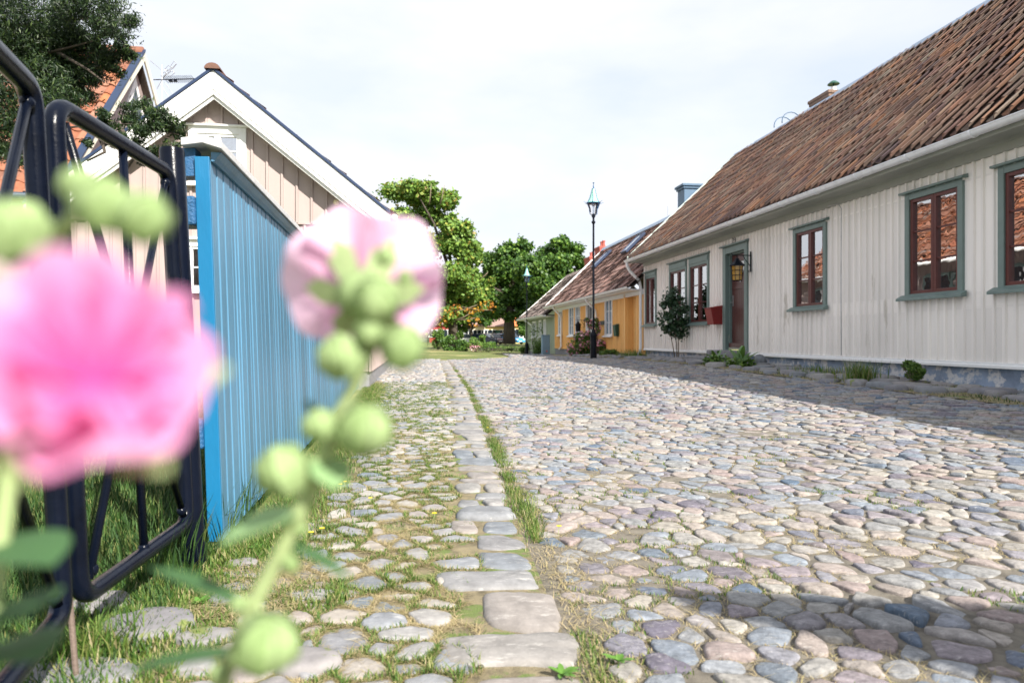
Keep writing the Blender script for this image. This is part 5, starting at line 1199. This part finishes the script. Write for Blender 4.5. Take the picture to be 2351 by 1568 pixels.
rb = empty('park_rail', (X(1000, 80), 80, gz(0, 80)), 'thin dark rail on posts between the lawn and the parked cars', 'railing')
L_ = X(1140, 80)-X(1000, 80); MB().tube([(-3, 0, .95), (L_, 0, .95)], .04, 6).build('rail', M['iron'], rb)
for k in range(6): MB().tube([(-3+k*(L_+3)/5, 0, -.1), (-3+k*(L_+3)/5, 0, .95)], .04, 6).build('post', M['iron'], rb)

# added unseen tree right of the camera: low limb shaped to shade the near cobbles
nb = Vector((5.4, -1.9, 0)); nt_ = empty('added_shade_tree', nb, 'added tree out of view on the right, its low limb shaped to shade the street', 'tree')
lim = []
for q_ in np.linspace(0.04, 1, 14):
    c = Vector((2.95, -.66, 3.0))+Vector((.92, -.39, 0))*q_*1.35-nb; w_ = .04+.33*q_
    lim.append((tuple(c), (w_*.7, w_, .12)))
foliage('crown', lim, 26000, .085, M['leafmid'], nt_, shell=.1, feather=.08, asp=.8, up=1.2)
foliage('upper_crown', [((1.5, -.7, 3.9), (.9, .9, .8))], 6000, .10, M['leafmid'], nt_, shell=.1)
MB().tube([(0, 0, -.1), (.05, 0, 2), (0, 0, 3.6)], [.14, .11, .07], 10).tube([(0, 0, 2.6), (-1, .5, 2.95), (-2.2, 1.1, 3.0)], [.06, .035, .01], 8).build('trunk', M['bark'], nt_, True)

# ------------------------------------------------------------------ light, sky, camera
sx, sy, sz = .78, -1.0, 1.0
el = math.atan2(sz, math.hypot(sx, sy)); az = math.atan2(sx, sy)       # azimuth from +Y towards +X
w = bpy.data.worlds.new('World'); scene.world = w; w.use_nodes = True; N = w.node_tree.nodes; L = w.node_tree.links; bg = N['Background']
sky = N.new('ShaderNodeTexSky'); sky.sky_type = 'NISHITA'; sky.sun_disc = False; sky.sun_elevation = el; sky.sun_rotation = az; sky.air_density = 1.0; sky.dust_density = .6
tc = N.new('ShaderNodeTexCoord'); mp = N.new('ShaderNodeMapping'); mp.inputs['Scale'].default_value = (1, 1, 2.6); mp.inputs['Location'].default_value = (.4, .2, .1); L.new(tc.outputs['Generated'], mp.inputs[0])
n1 = N.new('ShaderNodeTexNoise'); n1.inputs['Scale'].default_value = 1.6; n1.inputs['Detail'].default_value = 7; n1.inputs['Roughness'].default_value = .52; L.new(mp.outputs[0], n1.inputs[0])
r = ramp(N, [(.30, (.76,)*3), (.54, (.98,)*3)]); L.new(n1.outputs[0], r.inputs[0])
n2 = N.new('ShaderNodeTexNoise'); n2.inputs['Scale'].default_value = 3.5; n2.inputs['Detail'].default_value = 6; L.new(mp.outputs[0], n2.inputs[0])
r2_ = ramp(N, [(.35, (4.1, 4.4, 4.95)), (.65, (4.9, 4.95, 5.1))]); L.new(n2.outputs[0], r2_.inputs[0])
mx = mixc(N, L, r.outputs[0], sky.outputs[0], r2_.outputs[0]); L.new(mx, bg.inputs[0]); bg.inputs[1].default_value = .10
sun = bpy.data.lights.new('Sun', 'SUN'); sun.energy = 4.8; sun.angle = R(.53); sun.color = (1, .94, .84)
so = bpy.data.objects.new('sun_light', sun); COL.objects.link(so); so.rotation_euler = Vector((-sx, -sy, -sz)).to_track_quat('-Z', 'Y').to_euler()
cam = bpy.data.cameras.new('camera'); co = bpy.data.objects.new('camera', cam); COL.objects.link(co); scene.camera = co
co.location = (0, 0, H); co.rotation_euler = (R(90), 0, 0); cam.lens = 24; cam.sensor_width = 36; cam.shift_y = (777-784)/2351*-1*-1
cam.clip_start = .02; cam.clip_end = 3000
cam.dof.use_dof = True; cam.dof.focus_distance = 4.5; cam.dof.aperture_fstop = 3.4
vs_ = scene.view_settings; vs_.view_transform = 'Standard'; vs_.look = 'None'; vs_.exposure = 1.15; vs_.gamma = 1
scene.cycles.use_denoising = True; scene.cycles.max_bounces = 8; scene.cycles.transparent_max_bounces = 12
scene.cycles.sample_clamp_indirect = 6
